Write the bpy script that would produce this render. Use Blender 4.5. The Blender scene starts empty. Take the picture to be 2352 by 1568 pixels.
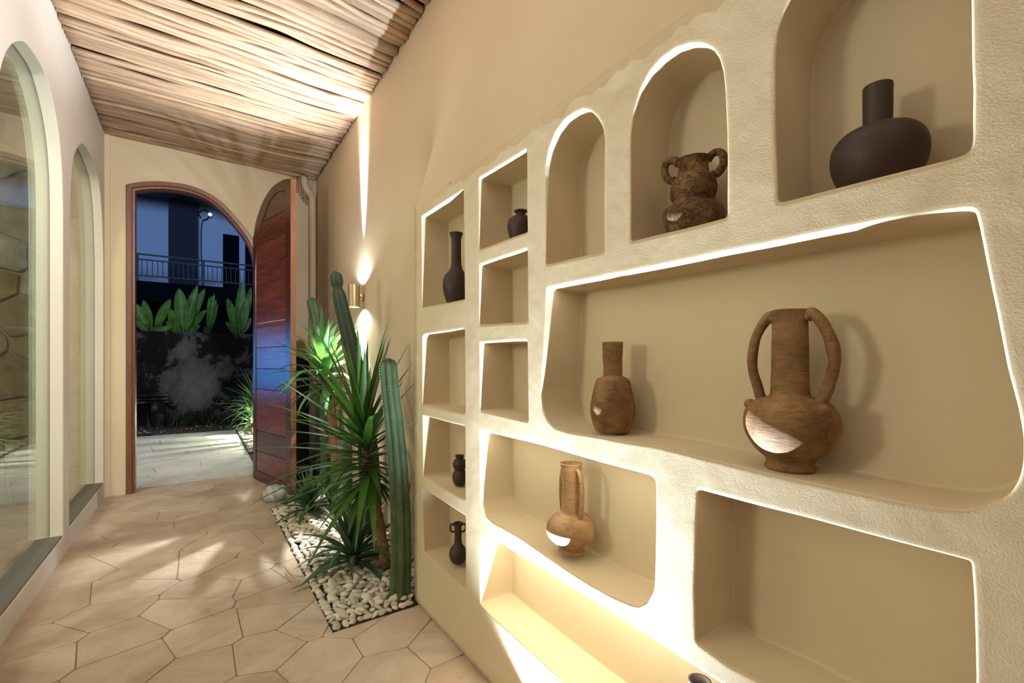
import bpy, bmesh, math, random
from mathutils import Vector, Matrix, noise
PI = math.pi
R = random.Random(7)
SC = bpy.context.scene
COL = SC.collection
# ---------------------------------------------------------------- camera
FPX, CX, HY, CAMH = 1045.0, 1176.0, 833.0, 1.15
YAW = math.radians(34.6)
S_, C_ = math.sin(YAW), math.cos(YAW)
cam = bpy.data.objects.new('camera', bpy.data.cameras.new('camera'))
COL.objects.link(cam)
cam.location = (0, 0, CAMH)
cam.rotation_euler = (PI/2, 0, -YAW)
cam.data.sensor_width = 36
cam.data.lens = FPX/2352*36
cam.data.shift_y = (HY-784)/2352
cam.data.clip_start = .02
SC.camera = cam
# ---------------------------------------------------------------- exposure, world, lights
SC.view_settings.view_transform = 'Standard'
SC.view_settings.look = 'None'
SC.view_settings.gamma = 1
SC.view_settings.exposure = 0.16
SC.view_settings.use_curve_mapping = False
SC.cycles.max_bounces = 8
SC.cycles.diffuse_bounces = 5
SC.cycles.transparent_max_bounces = 12
SC.cycles.sample_clamp_indirect = 6
SC.cycles.use_denoising = True
w = bpy.data.worlds.new('night'); SC.world = w; w.use_nodes = True
w.node_tree.nodes['Background'].inputs[0].default_value = (.012, .03, .085, 1)
w.node_tree.nodes['Background'].inputs[1].default_value = .25
def lamp(name, kind, loc, power, col, target=None, **kw):
    d = bpy.data.lights.new(name, kind); d.energy = power; d.color = col
    for k, v in kw.items(): setattr(d, k, v)
    o = bpy.data.objects.new(name, d); COL.objects.link(o); o.location = loc
    if target is not None:
        o.rotation_euler = (Vector(target)-Vector(loc)).to_track_quat('-Z', 'Y').to_euler()
    return o
WARM = (1, .90, .76); COOL = (.93, .96, 1); NEUT = (1, .95, .88)
# unseen fills added to brighten the corridor; lamps of the room beyond the glass
lamp('fill_light_rear', 'AREA', (.05, -.9, 2.85), 2.0, WARM, (.1, .3, 0), size=.8)
lamp('fill_light_mid', 'AREA', (-.05, .9, 2.9), 2.0, WARM, (-.05, 1.3, 0), size=.7)
lamp('left_wall_fill_spot', 'SPOT', (.55, .4, 2.95), 430, (1, .96, .93), (-.66, 3.3, 2.1), spot_size=math.radians(78), spot_blend=1.0, shadow_soft_size=.08)  # unseen spot added to brighten the left wall
lamp('side_room_downlight', 'SPOT', (-1.45, 3.3, 2.95), 45, (.95, .97, 1), (-.5, 3.9, 0), spot_size=math.radians(80), spot_blend=.3, shadow_soft_size=.02)
lamp('side_room_lamp', 'AREA', (-2.2, 1.7, 1.6), 24, NEUT, (.4, 1.7, 1.1), size=.45)
lamp('side_room_ceiling_lamp', 'AREA', (-2.2, 3.6, 2.9), 42, WARM, (-1.9, 4.6, 0), size=.8)
# recessed uplight in the floor at the foot of the niche wall
lamp('floor_uplight_core', 'SPOT', (.798, 1.02, .03), 520, (.66, .82, 1), (.806, .92, 2), spot_size=math.radians(84), spot_blend=1.0, shadow_soft_size=.012)
lamp('floor_uplight', 'SPOT', (.798, 1.02, .03), 330, (.66, .82, 1), (.806, 1.02, 2), spot_size=math.radians(132), spot_blend=.75, shadow_soft_size=.012)
# moonlight, garden lights and added fill lamps outdoors
lamp('moonlight', 'SUN', (0, 0, 6), 1.6, (.28, .50, 1.0), (.8, 10, 3.9), angle=.35)
lamp('blue_garden_light', 'AREA', (-3.0, 9.2, 1.15), 21, (.0, .34, 1.0), (.5, 4.9, 1.15), size=1.1)
lamp('outdoor_wall_fill', 'SPOT', (-1.2, 8.2, 3.2), 40, (1, .98, .92), (-.1, 11.0, 1.3), spot_size=math.radians(125), spot_blend=.9, shadow_soft_size=.1)  # unseen lamp added to brighten the concrete wall and its plants
lamp('paving_fill_light', 'SPOT', (-1.2, 6.4, 3.3), 200, (1, 1, .92), (-.1, 7.5, 0), spot_size=math.radians(82), spot_blend=.8, shadow_soft_size=.1)  # unseen lamp added to brighten the paving
lamp('garden_path_light', 'SPOT', (1.02, 7.75, .40), 110, (.95, 1, .84), (-.6, 7.6, .0), spot_size=math.radians(140), spot_blend=.5, shadow_soft_size=.012)
lamp('garden_spot_light', 'SPOT', (.70, 8.50, .32), 35, (.92, 1, .86), (-.4, 7.1, .0), spot_size=math.radians(150), spot_blend=.5, shadow_soft_size=.015)

# ---------------------------------------------------------------- pixel -> place
def ray(px, py):
    r = (px-CX)/FPX; u = (HY-py)/FPX
    return Vector((S_+r*C_, C_-r*S_, u))
O = Vector((0, 0, CAMH))
def onX(px, py, X):
    d = ray(px, py); return O+d*(X/d.x)
def onY(px, py, Y):
    d = ray(px, py); return O+d*(Y/d.y)
def onZ(px, py, Z=0):
    d = ray(px, py); return O+d*((Z-CAMH)/d.z)
XL, XN, XR, YB = -.66, .862, 1.04, 5.2     # left wall, niche face, right wall, end wall
# ---------------------------------------------------------------- materials
def mat(name, col, rough=.8, metal=0, spec=.3):
    m = bpy.data.materials.new(name); m.use_nodes = True
    b = m.node_tree.nodes['Principled BSDF']
    b.inputs['Base Color'].default_value = (*col, 1); b.inputs['Roughness'].default_value = rough
    b.inputs['Metallic'].default_value = metal; b.inputs['Specular IOR Level'].default_value = spec
    return m
def N(m, t, **kw):
    n = m.node_tree.nodes.new(t)
    for k, v in kw.items():
        if k in n.inputs: n.inputs[k].default_value = v
        else: setattr(n, k, v)
    return n
def L(m, a, b): m.node_tree.links.new(a, b)
def bsdf(m): return m.node_tree.nodes['Principled BSDF']
def coords(m, scale=(1, 1, 1)):
    c = N(m, 'ShaderNodeTexCoord'); mp = N(m, 'ShaderNodeMapping'); mp.inputs['Scale'].default_value = scale
    L(m, c.outputs['Object'], mp.inputs['Vector']); return mp.outputs[0]
def noise_tex(m, vec, scale, detail=4, rough=.55, dist=0):
    n = N(m, 'ShaderNodeTexNoise'); n.inputs['Scale'].default_value = scale
    n.inputs['Detail'].default_value = detail; n.inputs['Roughness'].default_value = rough; n.inputs['Distortion'].default_value = dist
    L(m, vec, n.inputs['Vector']); return n.outputs['Fac']
def ramp(m, fac, stops):
    r = N(m, 'ShaderNodeValToRGB'); e = r.color_ramp.elements
    while len(e) < len(stops): e.new(.5)
    for k, (p, c) in enumerate(stops):
        e[k].position = p; e[k].color = (*c, 1) if len(c) == 3 else c
    L(m, fac, r.inputs[0]); return r.outputs[0]
def mixc(m, fac, a, b, mode='MIX'):
    x = N(m, 'ShaderNodeMix', data_type='RGBA', blend_type=mode)
    for s, v in ((0, fac), (6, a), (7, b)):
        if hasattr(v, 'links'): L(m, v, x.inputs[s])
        else: x.inputs[s].default_value = v if s == 0 else (*v, 1)
    return x.outputs[2]
def bump(m, pairs):
    prev = None
    for h, st, di in pairs:
        b = N(m, 'ShaderNodeBump'); b.inputs['Strength'].default_value = st; b.inputs['Distance'].default_value = di
        L(m, h, b.inputs['Height'])
        if prev: L(m, prev, b.inputs['Normal'])
        prev = b.outputs[0]
    L(m, prev, bsdf(m).inputs['Normal'])
def base(m, c): L(m, c, bsdf(m).inputs['Base Color'])

def plaster(name, c1, c2, fine=.35, big=.5):
    m = mat(name, c1, .85, spec=.15); v = coords(m)
    n1 = noise_tex(m, v, 2.2, 5); base(m, ramp(m, n1, [(.3, c1), (.7, c2)]))
    bump(m, [(noise_tex(m, v, 5, 3), big, .012), (noise_tex(m, v, 380, 2, .5), fine*.45, .0008)])
    return m
M_NICHE = plaster('niche_plaster', (.60, .475, .305), (.65, .525, .35), .6, .25)
M_WALL = plaster('wall_plaster', (.64, .50, .345), (.68, .54, .385), .12, .12)
M_LEFT = plaster('left_plaster', (.64, .59, .53), (.68, .63, .57), .15, .1)
M_REVEAL = plaster('reveal_plaster', (.60, .565, .45), (.64, .605, .485), .1, .1)
M_BACK = plaster('end_wall_plaster', (.61, .51, .345), (.65, .55, .38), .15, .15)
def flag(name, cols):
    m = mat(name, cols[0], .62, spec=.35); v = coords(m)
    a = N(m, 'ShaderNodeAttribute', attribute_name='tone')
    c = ramp(m, a.outputs['Fac'], [(0, cols[0]), (.5, cols[1]), (1, cols[2])])
    n = noise_tex(m, v, 3.2, 7, .62, .8)
    c = mixc(m, ramp(m, n, [(.38, (0, 0, 0)), (.72, (.85,)*3)]), c, cols[3])
    n2 = noise_tex(m, v, 26, 5, .7)
    c = mixc(m, ramp(m, n2, [(.60, (0, 0, 0)), (.78, (.5,)*3)]), c, cols[4])
    base(m, c)
    bump(m, [(noise_tex(m, v, 9, 6, .6), .25, .01), (n2, .25, .003)])
    return m
M_FLAG = flag('sandstone_flag', [(.49, .365, .265), (.55, .425, .32), (.60, .48, .375), (.33, .22, .145), (.21, .14, .09)])
M_GROUT = mat('grout', (.30, .21, .14), .95)
M_FLAG2 = flag('patio_flag', [(.55, .52, .44), (.60, .57, .49), (.66, .62, .54), (.46, .43, .35), (.33, .30, .25)])
def wood(name, c1, c2, c3, axis_scale, rough=.6, sc=1.0, spec=.3, knots=False):
    m = mat(name, c1, rough, spec=spec); v = coords(m, axis_scale)
    oi = N(m, 'ShaderNodeObjectInfo'); ad = N(m, 'ShaderNodeVectorMath', operation='ADD'); L(m, v, ad.inputs[0])
    ml = N(m, 'ShaderNodeVectorMath', operation='SCALE'); ml.inputs['Scale'].default_value = 37.0
    cb = N(m, 'ShaderNodeCombineXYZ'); L(m, oi.outputs['Random'], cb.inputs[0]); L(m, oi.outputs['Random'], cb.inputs[1])
    L(m, cb.outputs[0], ml.inputs[0]); L(m, ml.outputs[0], ad.inputs[1]); v = ad.outputs[0]
    n = noise_tex(m, v, 6*sc, 6, .65, .4)
    c = ramp(m, n, [(.28, c1), (.5, c2), (.72, c3)])
    n2 = noise_tex(m, v, 40*sc, 4, .6)
    c = mixc(m, ramp(m, n2, [(.58, (0,)*3), (.78, (.35,)*3)]), c, tuple(x*.5 for x in c1))
    h = N(m, 'ShaderNodeHueSaturation'); L(m, c, h.inputs['Color'])
    mr = N(m, 'ShaderNodeMapRange'); mr.inputs['To Min'].default_value = .72; mr.inputs['To Max'].default_value = 1.15
    L(m, oi.outputs['Random'], mr.inputs['Value']); L(m, mr.outputs[0], h.inputs['Value'])
    base(m, h.outputs[0]); bump(m, [(n, .5, .006), (n2, .4, .002)] if sc == 1.01 else [(n2, .12, .0015)])
    return m
M_POLE = wood('peeled_branch', (.42, .25, .145), (.57, .385, .245), (.66, .475, .325), (.5, 5, 5), .6, 1.01)
M_DOOR = wood('door_hardwood', (.09, .022, .009), (.13, .034, .013), (.17, .048, .02), (1, 1, 5), .25, spec=.4)
M_DOORF = wood('door_frame_hardwood', (.13, .048, .024), (.18, .066, .033), (.22, .085, .043), (6, 6, .8), .35, spec=.5)
M_DOORE = wood('door_edge_hardwood', (.36, .17, .09), (.44, .21, .115), (.50, .26, .15), (5, 5, .6), .5, spec=.4)
M_MESH = mat('dark_mesh', (.035, .03, .032), .8)
M_CEILB = mat('ceiling_board', (.06, .045, .035), .9)
def clay(name, c1, c2, c3, bs=.5, sc=1.0, crack=False):
    m = mat(name, c1, .72, spec=.3); v = coords(m)
    n = noise_tex(m, v, 13*sc, 7, .68, .6); c = ramp(m, n, [(.32, c1), (.5, c2), (.68, c3)])
    v2 = coords(m, (1, 1, 5)); n2 = noise_tex(m, v2, 38*sc, 5, .7)
    c = mixc(m, ramp(m, n2, [(.52, (0,)*3), (.7, (.55,)*3)]), c, tuple(x*.4 for x in c1)); base(m, c)
    ps = [(n2, bs, .003), (n, bs, .004)]
    if crack:
        vo = N(m, 'ShaderNodeTexVoronoi', feature='DISTANCE_TO_EDGE'); vo.inputs['Scale'].default_value = 26
        nn = N(m, 'ShaderNodeTexNoise'); nn.inputs['Scale'].default_value = 24; nn.inputs['Detail'].default_value = 6; L(m, v, nn.inputs['Vector'])
        mx = mixc(m, .25, (0, 0, 0), (1, 1, 1)); 
        va = N(m, 'ShaderNodeVectorMath', operation='MULTIPLY_ADD'); L(m, nn.outputs['Color'], va.inputs[0]); va.inputs[1].default_value = (.16,)*3; L(m, v, va.inputs[2])
        L(m, va.outputs[0], vo.inputs['Vector'])
        ps.append((ramp(m, vo.outputs['Distance'], [(0, (0,)*3), (.06, (1,)*3)]), .8, .004))
        c2_ = mixc(m, ramp(m, vo.outputs['Distance'], [(0, (.7,)*3), (.025, (0,)*3)]), c, tuple(x*.25 for x in c1)); base(m, c2_)
    bump(m, ps); return m
M_CLAY = clay('weathered_clay', (.13, .062, .022), (.24, .125, .048), (.33, .19, .085))
M_CLAY2 = clay('light_clay', (.25, .13, .055), (.39, .22, .105), (.48, .30, .165), .4)
M_CLAY3 = clay('cracked_clay', (.085, .04, .015), (.19, .092, .035), (.30, .17, .075), .9, 1.2, True)
M_DARK = mat('dark_ceramic', (.050, .028, .022), .5, spec=.35)
bump(M_DARK, [(noise_tex(M_DARK, coords(M_DARK), 60, 4), .15, .002)])
def leafm(name, c1, c2, rough=.42):
    m = mat(name, c1, rough, spec=.4); v = coords(m)
    base(m, ramp(m, noise_tex(m, v, 7, 3), [(.35, c1), (.65, c2)]))
    b = bsdf(m); b.inputs['Subsurface Weight'].default_value = 0
    tr = N(m, 'ShaderNodeBsdfTranslucent'); tr.inputs[0].default_value = (c2[0]*1.3, c2[1]*1.3, c2[2]*.6, 1)
    mx = N(m, 'ShaderNodeMixShader'); mx.inputs[0].default_value = .14
    out = m.node_tree.nodes['Material Output']
    L(m, b.outputs[0], mx.inputs[1]); L(m, tr.outputs[0], mx.inputs[2]); L(m, mx.outputs[0], out.inputs[0]); return m
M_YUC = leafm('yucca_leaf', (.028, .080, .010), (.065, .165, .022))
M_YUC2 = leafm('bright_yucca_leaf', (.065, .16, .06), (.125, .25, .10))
M_AGA = leafm('agave_leaf', (.045, .095, .05), (.10, .18, .10), .5)
M_BAN = leafm('paddle_leaf', (.06, .16, .02), (.14, .32, .05), .4)
M_CAC = mat('cactus_skin', (.055, .11, .05), .5, spec=.4)
base(M_CAC, ramp(M_CAC, noise_tex(M_CAC, coords(M_CAC), 9, 4), [(.35, (.035, .065, .025)), (.7, (.075, .115, .048))]))
M_CACD = mat('dark_cactus_skin', (.03, .05, .028), .55, spec=.3)
M_SPINE = mat('cactus_spine', (.42, .40, .28), .7)
M_TRUNK = clay('yucca_trunk', (.20, .10, .045), (.33, .18, .09), (.42, .27, .15), .9, 1.4)
def stone(name, c1, c2, c3, sc=9, bs=.5):
    m = mat(name, c1, .7, spec=.3); v = coords(m); oi = N(m, 'ShaderNodeObjectInfo')
    n = noise_tex(m, v, sc, 6, .6); c = ramp(m, n, [(.3, c1), (.5, c2), (.7, c3)])
    h = N(m, 'ShaderNodeHueSaturation'); L(m, c, h.inputs['Color']); mr = N(m, 'ShaderNodeMapRange')
    mr.inputs['To Min'].default_value = .62; mr.inputs['To Max'].default_value = 1.1
    L(m, oi.outputs['Random'], mr.inputs['Value']); L(m, mr.outputs[0], h.inputs['Value'])
    base(m, h.outputs[0]); bump(m, [(noise_tex(m, v, sc*4, 5), bs, .004)]); return m
M_PEB = stone('pebble_stone', (.56, .47, .36), (.65, .57, .46), (.73, .66, .56), 14, .12)
M_ROCK = stone('white_rock', (.30, .27, .24), (.60, .57, .53), (.74, .72, .68), 16, 1.6)
M_SOIL = mat('planter_soil', (.05, .038, .028), .95)
M_BRASS = mat('brushed_brass', (.62, .48, .30), .32, 1.0)
M_STEEL = mat('dark_steel', (.04, .035, .03), .5, .6)
M_PIPE = mat('painted_pipe', (.60, .49, .34), .55)
M_SILL = mat('grey_sill', (.13, .115, .10), .5)
M_ROOMF = mat('side_room_floor', (.30, .27, .23), .45)
def emis(name, col, st):
    m = mat(name, col); b = bsdf(m); b.inputs['Emission Color'].default_value = (*col, 1); b.inputs['Emission Strength'].default_value = st; return m
M_LENS = emis('lit_lens', (1, .97, .92), 12)
M_GLASS = bpy.data.materials.new('window_glass'); M_GLASS.use_nodes = True
def _glass(m):
    nt = m.node_tree; nt.nodes.clear()
    o = N(m, 'ShaderNodeOutputMaterial'); t = N(m, 'ShaderNodeBsdfTransparent'); g = N(m, 'ShaderNodeBsdfGlossy')
    t.inputs[0].default_value = (.94, .985, .91, 1); g.inputs['Roughness'].default_value = 0.0
    ge = N(m, 'ShaderNodeNewGeometry'); dt = N(m, 'ShaderNodeVectorMath', operation='DOT_PRODUCT'); L(m, ge.outputs['Normal'], dt.inputs[0]); L(m, ge.outputs['Incoming'], dt.inputs[1])
    ab = N(m, 'ShaderNodeMath', operation='ABSOLUTE'); L(m, dt.outputs['Value'], ab.inputs[0])
    om = N(m, 'ShaderNodeMath', operation='SUBTRACT'); om.inputs[0].default_value = 1; L(m, ab.outputs[0], om.inputs[1])
    pw = N(m, 'ShaderNodeMath', operation='POWER'); L(m, om.outputs[0], pw.inputs[0]); pw.inputs[1].default_value = 5
    ma = N(m, 'ShaderNodeMath', operation='MULTIPLY_ADD'); L(m, pw.outputs[0], ma.inputs[0]); ma.inputs[1].default_value = 1.25; ma.inputs[2].default_value = .04; ma.use_clamp = True
    x = N(m, 'ShaderNodeMixShader')
    L(m, ma.outputs[0], x.inputs[0]); L(m, t.outputs[0], x.inputs[1]); L(m, g.outputs[0], x.inputs[2]); L(m, x.outputs[0], o.inputs[0])
_glass(M_GLASS)
M_CONC = mat('stained_concrete', (.1, .1, .1), .9)
_v = coords(M_CONC, (1, 1, .8)); _n = noise_tex(M_CONC, _v, 1.1, 10, .68, .15)
base(M_CONC, ramp(M_CONC, _n, [(.44, (.010, .009, .010)), (.485, (.02, .019, .02)), (.50, (.09, .087, .088)), (.54, (.14, .136, .135)), (.66, (.23, .225, .22))]))
M_GRAV = stone('dark_gravel', (.03, .025, .022), (.07, .06, .05), (.30, .26, .22), 60, .8)
M_GSTONE = mat('dull_gravel_stone', (.26, .22, .18), .9)
M_BLUEW = mat('render_house_wall', (.42, .44, .50), .9)
M_BLK = mat('dark_opening', (.006, .006, .008), 1, spec=0)
M_RAIL = mat('black_railing', (.01, .01, .012), .5)
M_ROOFT = mat('dark_eave', (.10, .11, .14), .8)
def stonewall():
    m = mat('sandstone_cladding', (.5, .4, .25), .85, spec=.2)
    a = N(m, 'ShaderNodeAttribute', attribute_name='tone'); v = coords(m)
    c = ramp(m, a.outputs['Fac'], [(0, (.34, .24, .12)), (.3, (.55, .43, .25)), (.6, (.64, .57, .46)), (1, (.72, .67, .58))])
    c = mixc(m, ramp(m, noise_tex(m, v, 6, 8, .7, .6), [(.4, (0,)*3), (.7, (.6,)*3)]), c, (.36, .27, .17)); base(m, c)
    bump(m, [(noise_tex(m, v, 5, 10, .7, 1.2), 1.0, .06)]); return m
M_STONEW = stonewall(); M_STONEG = mat('stone_joint', (.52, .45, .34), .95)
# ---------------------------------------------------------------- mesh helpers
def finish(name, bm, m, parent=None, smooth=True, recalc=True, sharp=None):
    if recalc: bmesh.ops.recalc_face_normals(bm, faces=bm.faces)
    if smooth is not None:
        for f in bm.faces: f.smooth = smooth
    me = bpy.data.meshes.new(name); bm.to_mesh(me); bm.free()
    for x in (m if isinstance(m, (list, tuple)) else [m]): me.materials.append(x)
    if sharp:
        me.set_sharp_from_angle(angle=math.radians(sharp))
    o = bpy.data.objects.new(name, me); COL.objects.link(o)
    if parent is not None: o.parent = parent
    return o
def tag(o, label, cat, group=None, kind=None):
    o['label'] = label; o['category'] = cat
    if group: o['group'] = group
    if kind: o['kind'] = kind
    return o
def struct(o): o['kind'] = 'structure'; return o
def empty(name, loc=(0, 0, 0), rz=0):
    o = bpy.data.objects.new(name, None); COL.objects.link(o); o.location = loc; o.rotation_euler = (0, 0, rz); o.empty_display_size = .05; return o
def box(bm, a, b):
    r = bmesh.ops.create_cube(bm, size=1)
    a, b = Vector(a), Vector(b)
    bmesh.ops.scale(bm, vec=[abs(b[i]-a[i]) for i in range(3)], verts=r['verts'])
    bmesh.ops.translate(bm, vec=(a+b)/2, verts=r['verts']); return r['verts']
def lathe(bm, prof, n=48, wob=0, loc=(0, 0, 0), fx=1.0, closed=True, seed=0.0, tilt=None):
    rings = []
    for r, z in prof:
        ring = []
        for k in range(n):
            a = 2*PI*k/n; rr = max(r, .0001)
            p = Vector((rr*math.cos(a)*fx, rr*math.sin(a), z))
            if wob:
                q = p*14+Vector((seed, 3, 1)); d = noise.noise(q)*wob + noise.noise(q*3.1)*wob*.4
                p.x += d*math.cos(a); p.y += d*math.sin(a); p.z += noise.noise(q*.8+Vector((9, 0, 0)))*wob*.6 if z > .01 else 0
            ring.append(bm.verts.new(p+Vector(loc)))
        rings.append(ring)
    for i in range(len(rings)-1):
        for k in range(n):
            bm.faces.new((rings[i][k], rings[i][(k+1) % n], rings[i+1][(k+1) % n], rings[i+1][k]))
    if closed:
        bm.faces.new(rings[0][::-1]); bm.faces.new(rings[-1])
def spline(pts, n):
    out = []; P = [Vector(p) for p in pts]; P = [P[0]*2-P[1]]+P+[P[-1]*2-P[-2]]
    segs = len(P)-3
    for i in range(segs):
        a, b, c, d = P[i:i+4]
        for k in range(n):
            t = k/n
            out.append(.5*((2*b)+(c-a)*t+(2*a-5*b+4*c-d)*t*t+(3*b-a-3*c+d)*t*t*t))
    out.append(P[-2]); return out
def spl1(pts, n):  # profile points (r,z)
    return [(p.x, p.y) for p in spline([(a, b, 0) for a, b in pts], n)]
def tube(bm, pts, rad, n=10, cap=True, flat=1.0, up=Vector((0, 0, 1)), wob=0):
    pts = [Vector(p) for p in pts]; rings = []
    for i, p in enumerate(pts):
        t = (pts[min(i+1, len(pts)-1)]-pts[max(i-1, 0)]).normalized()
        u = up if abs(t.dot(up)) < .95 else Vector((1, 0, 0))
        s = t.cross(u).normalized(); v = s.cross(t)
        r = rad[i] if isinstance(rad, (list, tuple)) else rad
        ring = []
        for k in range(n):
            a = 2*PI*k/n; rr = r*(1+(noise.noise(p*30+Vector((a, 0, 0)))*wob if wob else 0))
            ring.append(bm.verts.new(p+s*math.cos(a)*rr+v*math.sin(a)*rr*flat))
        rings.append(ring)
    for i in range(len(rings)-1):
        for k in range(n): bm.faces.new((rings[i][k], rings[i][(k+1) % n], rings[i+1][(k+1) % n], rings[i+1][k]))
    if cap: bm.faces.new(rings[0][::-1]); bm.faces.new(rings[-1])
def dens(pts, n=4): return [(p.x, p.y) for p in spline([(a, b, 0) for a, b in pts], n)]
def area2(p): return sum(p[i][0]*p[(i+1) % len(p)][1]-p[(i+1) % len(p)][0]*p[i][1] for i in range(len(p)))/2
def rounded(pts, rad, seg=5, maxlen=.05, wob=0, seed=0):
    n = len(pts); P = [Vector((a, b)) for a, b in pts]; out = []
    rads = rad if isinstance(rad, (list, tuple)) else [rad]*n
    for i in range(n):
        a, b, c = P[i-1], P[i], P[(i+1) % n]
        d1 = min(rads[i], (a-b).length*.45); d2 = min(rads[i], (c-b).length*.45)
        p0 = b+(a-b).normalized()*d1; p2 = b+(c-b).normalized()*d2
        for k in range(seg+1):
            t = k/seg; out.append(p0*(1-t)**2+b*2*t*(1-t)+p2*t*t)
    res = []
    for i in range(len(out)):
        a, b = out[i], out[(i+1) % len(out)]; l = (b-a).length
        if l < 1e-5: continue
        m = max(1, int(l/maxlen))
        for k in range(m): res.append(a.lerp(b, k/m))
    if wob:
        res = [p+Vector((noise.noise(Vector((p.x*9, p.y*9, seed))), noise.noise(Vector((p.x*9, p.y*9, seed+5)))))*wob for p in res]
    if area2(res) < 0: res.reverse()
    return res
def offset(poly, d):
    n = len(poly); out = []
    for i in range(n):
        a, b, c = poly[i-1], poly[i], poly[(i+1) % n]
        e1 = (b-a).normalized(); e2 = (c-b).normalized()
        n1 = Vector((e1.y, -e1.x)); n2 = Vector((e2.y, -e2.x)); m = (n1+n2)
        if m.length < 1e-6: m = n1
        m.normalize(); out.append(b+m*(d/max(.5, m.dot(n1))))
    return out
def loop_verts(bm, poly, f, d): return [bm.verts.new(f(p[0], p[1], d)) for p in poly]
def bridge(bm, A, B, sm=True, mi=0):
    n = len(A)
    for k in range(n):
        fc = bm.faces.new((A[k], A[(k+1) % n], B[(k+1) % n], B[k])); fc.smooth = sm; fc.material_index = mi
def fill(bm, loops, step=0, f=None, wob=0, keep=.02):
    """triangulated face between the first loop and the holes, with real unevenness when step is set"""
    from mathutils.geometry import delaunay_2d_cdt as cdt
    (ov, op), hs = loops[0], loops[1:]
    V, P, E = list(ov), [Vector(p) for p in op], []
    n = len(ov); E += [(k, (k+1) % n) for k in range(n)]
    for hv, hp in hs:
        b = len(V); m = len(hv); V += hv; P += [Vector(p) for p in hp]; E += [(b+k, b+(k+1) % m) for k in range(m)]
    nb = len(V); FA = {}
    if step:
        x0, x1 = min(p.x for p in P), max(p.x for p in P); y0, y1 = min(p.y for p in P), max(p.y for p in P)
        B = P[:]; x = x0+step/2; j = 0
        bk = {}
        for p in B: bk.setdefault((int(p.x/.05), int(p.y/.05)), []).append(p)
        while x < x1:
            y = y0+step/2*(1+(j % 2))
            while y < y1:
                c = Vector((x, y)); ok = True; dm = .09; i_, j_ = int(x/.05), int(y/.05)
                for a in (-1, 0, 1):
                    for b in (-1, 0, 1):
                        for t in bk.get((i_+a, j_+b), ()):
                            dd = (t-c).length; dm = min(dm, dd)
                            if dd < keep: ok = False
                if ok: FA[len(P)] = max(0, min(1, (dm-.020)/.055)); P.append(c)
                y += step
            x += step; j += 1
    vo, eo, fo, ov_, oe, of_ = cdt(P, E, [], 0, 1e-7)
    mp = []
    for k, v in enumerate(vo):
        src = [i for i in ov_[k] if i < nb]
        if src: mp.append(V[src[0]])
        else:
            mp.append(bm.verts.new(f(v.x, v.y, wob*FA.get(ov_[k][0] if ov_[k] else -1, 0)*(noise.noise(Vector((v.x*4.5, v.y*4.5, 3)))*1.0+noise.noise(Vector((v.x*13, v.y*13, 7)))*.45+noise.noise(Vector((v.x*30, v.y*30, 9)))*.15) if wob else 0)))
    def isin(p, poly):
        c = False; k = len(poly)
        for i in range(k):
            a, b = poly[i], poly[i-1]
            if (a.y > p.y) != (b.y > p.y) and p.x < (b.x-a.x)*(p.y-a.y)/(b.y-a.y)+a.x: c = not c
        return c
    HB = [(min(p.x for p in h), max(p.x for p in h), min(p.y for p in h), max(p.y for p in h), h) for _, h in hs]
    for t in fo:
        g = (vo[t[0]]+vo[t[1]]+vo[t[2]])/3
        if any(x0 < g.x < x1 and y0 < g.y < y1 and isin(g, h) for x0, x1, y0, y1, h in HB) or not isin(g, op): continue
        try: fc = bm.faces.new([mp[i] for i in t]); fc.smooth = bool(step)
        except ValueError: pass
def wall_panel(bm, f, outer, holes, thick, r=.008, through=False, depth=.14, reveal_mi=0, step=0, wob=0):
    """flat wall with rounded-edged openings; f maps (a, b, depth) to a point"""
    ov = loop_verts(bm, outer, f, 0); ob = loop_verts(bm, outer, f, thick)
    bridge(bm, ov, ob, False); fronts = []; backs = []
    for h in holes:
        hp = offset(h, r+.006); prev = loop_verts(bm, hp, f, 0); fronts.append((prev, hp))
        for k in range(0, 6):
            ph = PI/2*k/5; cur = loop_verts(bm, offset(h, r*(1-math.sin(ph))), f, r*(1-math.cos(ph)))
            bridge(bm, prev, cur, True, reveal_mi if k > 1 else 0); prev = cur
        if through:
            cur = loop_verts(bm, h, f, thick-r); bridge(bm, prev, cur, True, reveal_mi); prev = cur
            for k in range(1, 5):
                ph = PI/2*k/4; cur = loop_verts(bm, offset(h, r*(1-math.cos(ph))), f, thick-r*(1-math.sin(ph)))
                bridge(bm, prev, cur); prev = cur
            backs.append((prev, offset(h, r)))
        else:
            for d, o in ((depth-.006, 0), (depth-.002, -.002), (depth, -.006)):
                cur = loop_verts(bm, offset(h, o), f, d); bridge(bm, prev, cur); prev = cur
            fc = bm.faces.new(prev); fc.smooth = False
    fill(bm, [(ov, outer)]+fronts, step, f, wob); fill(bm, [(ob, outer)]+backs, 0, f)
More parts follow.
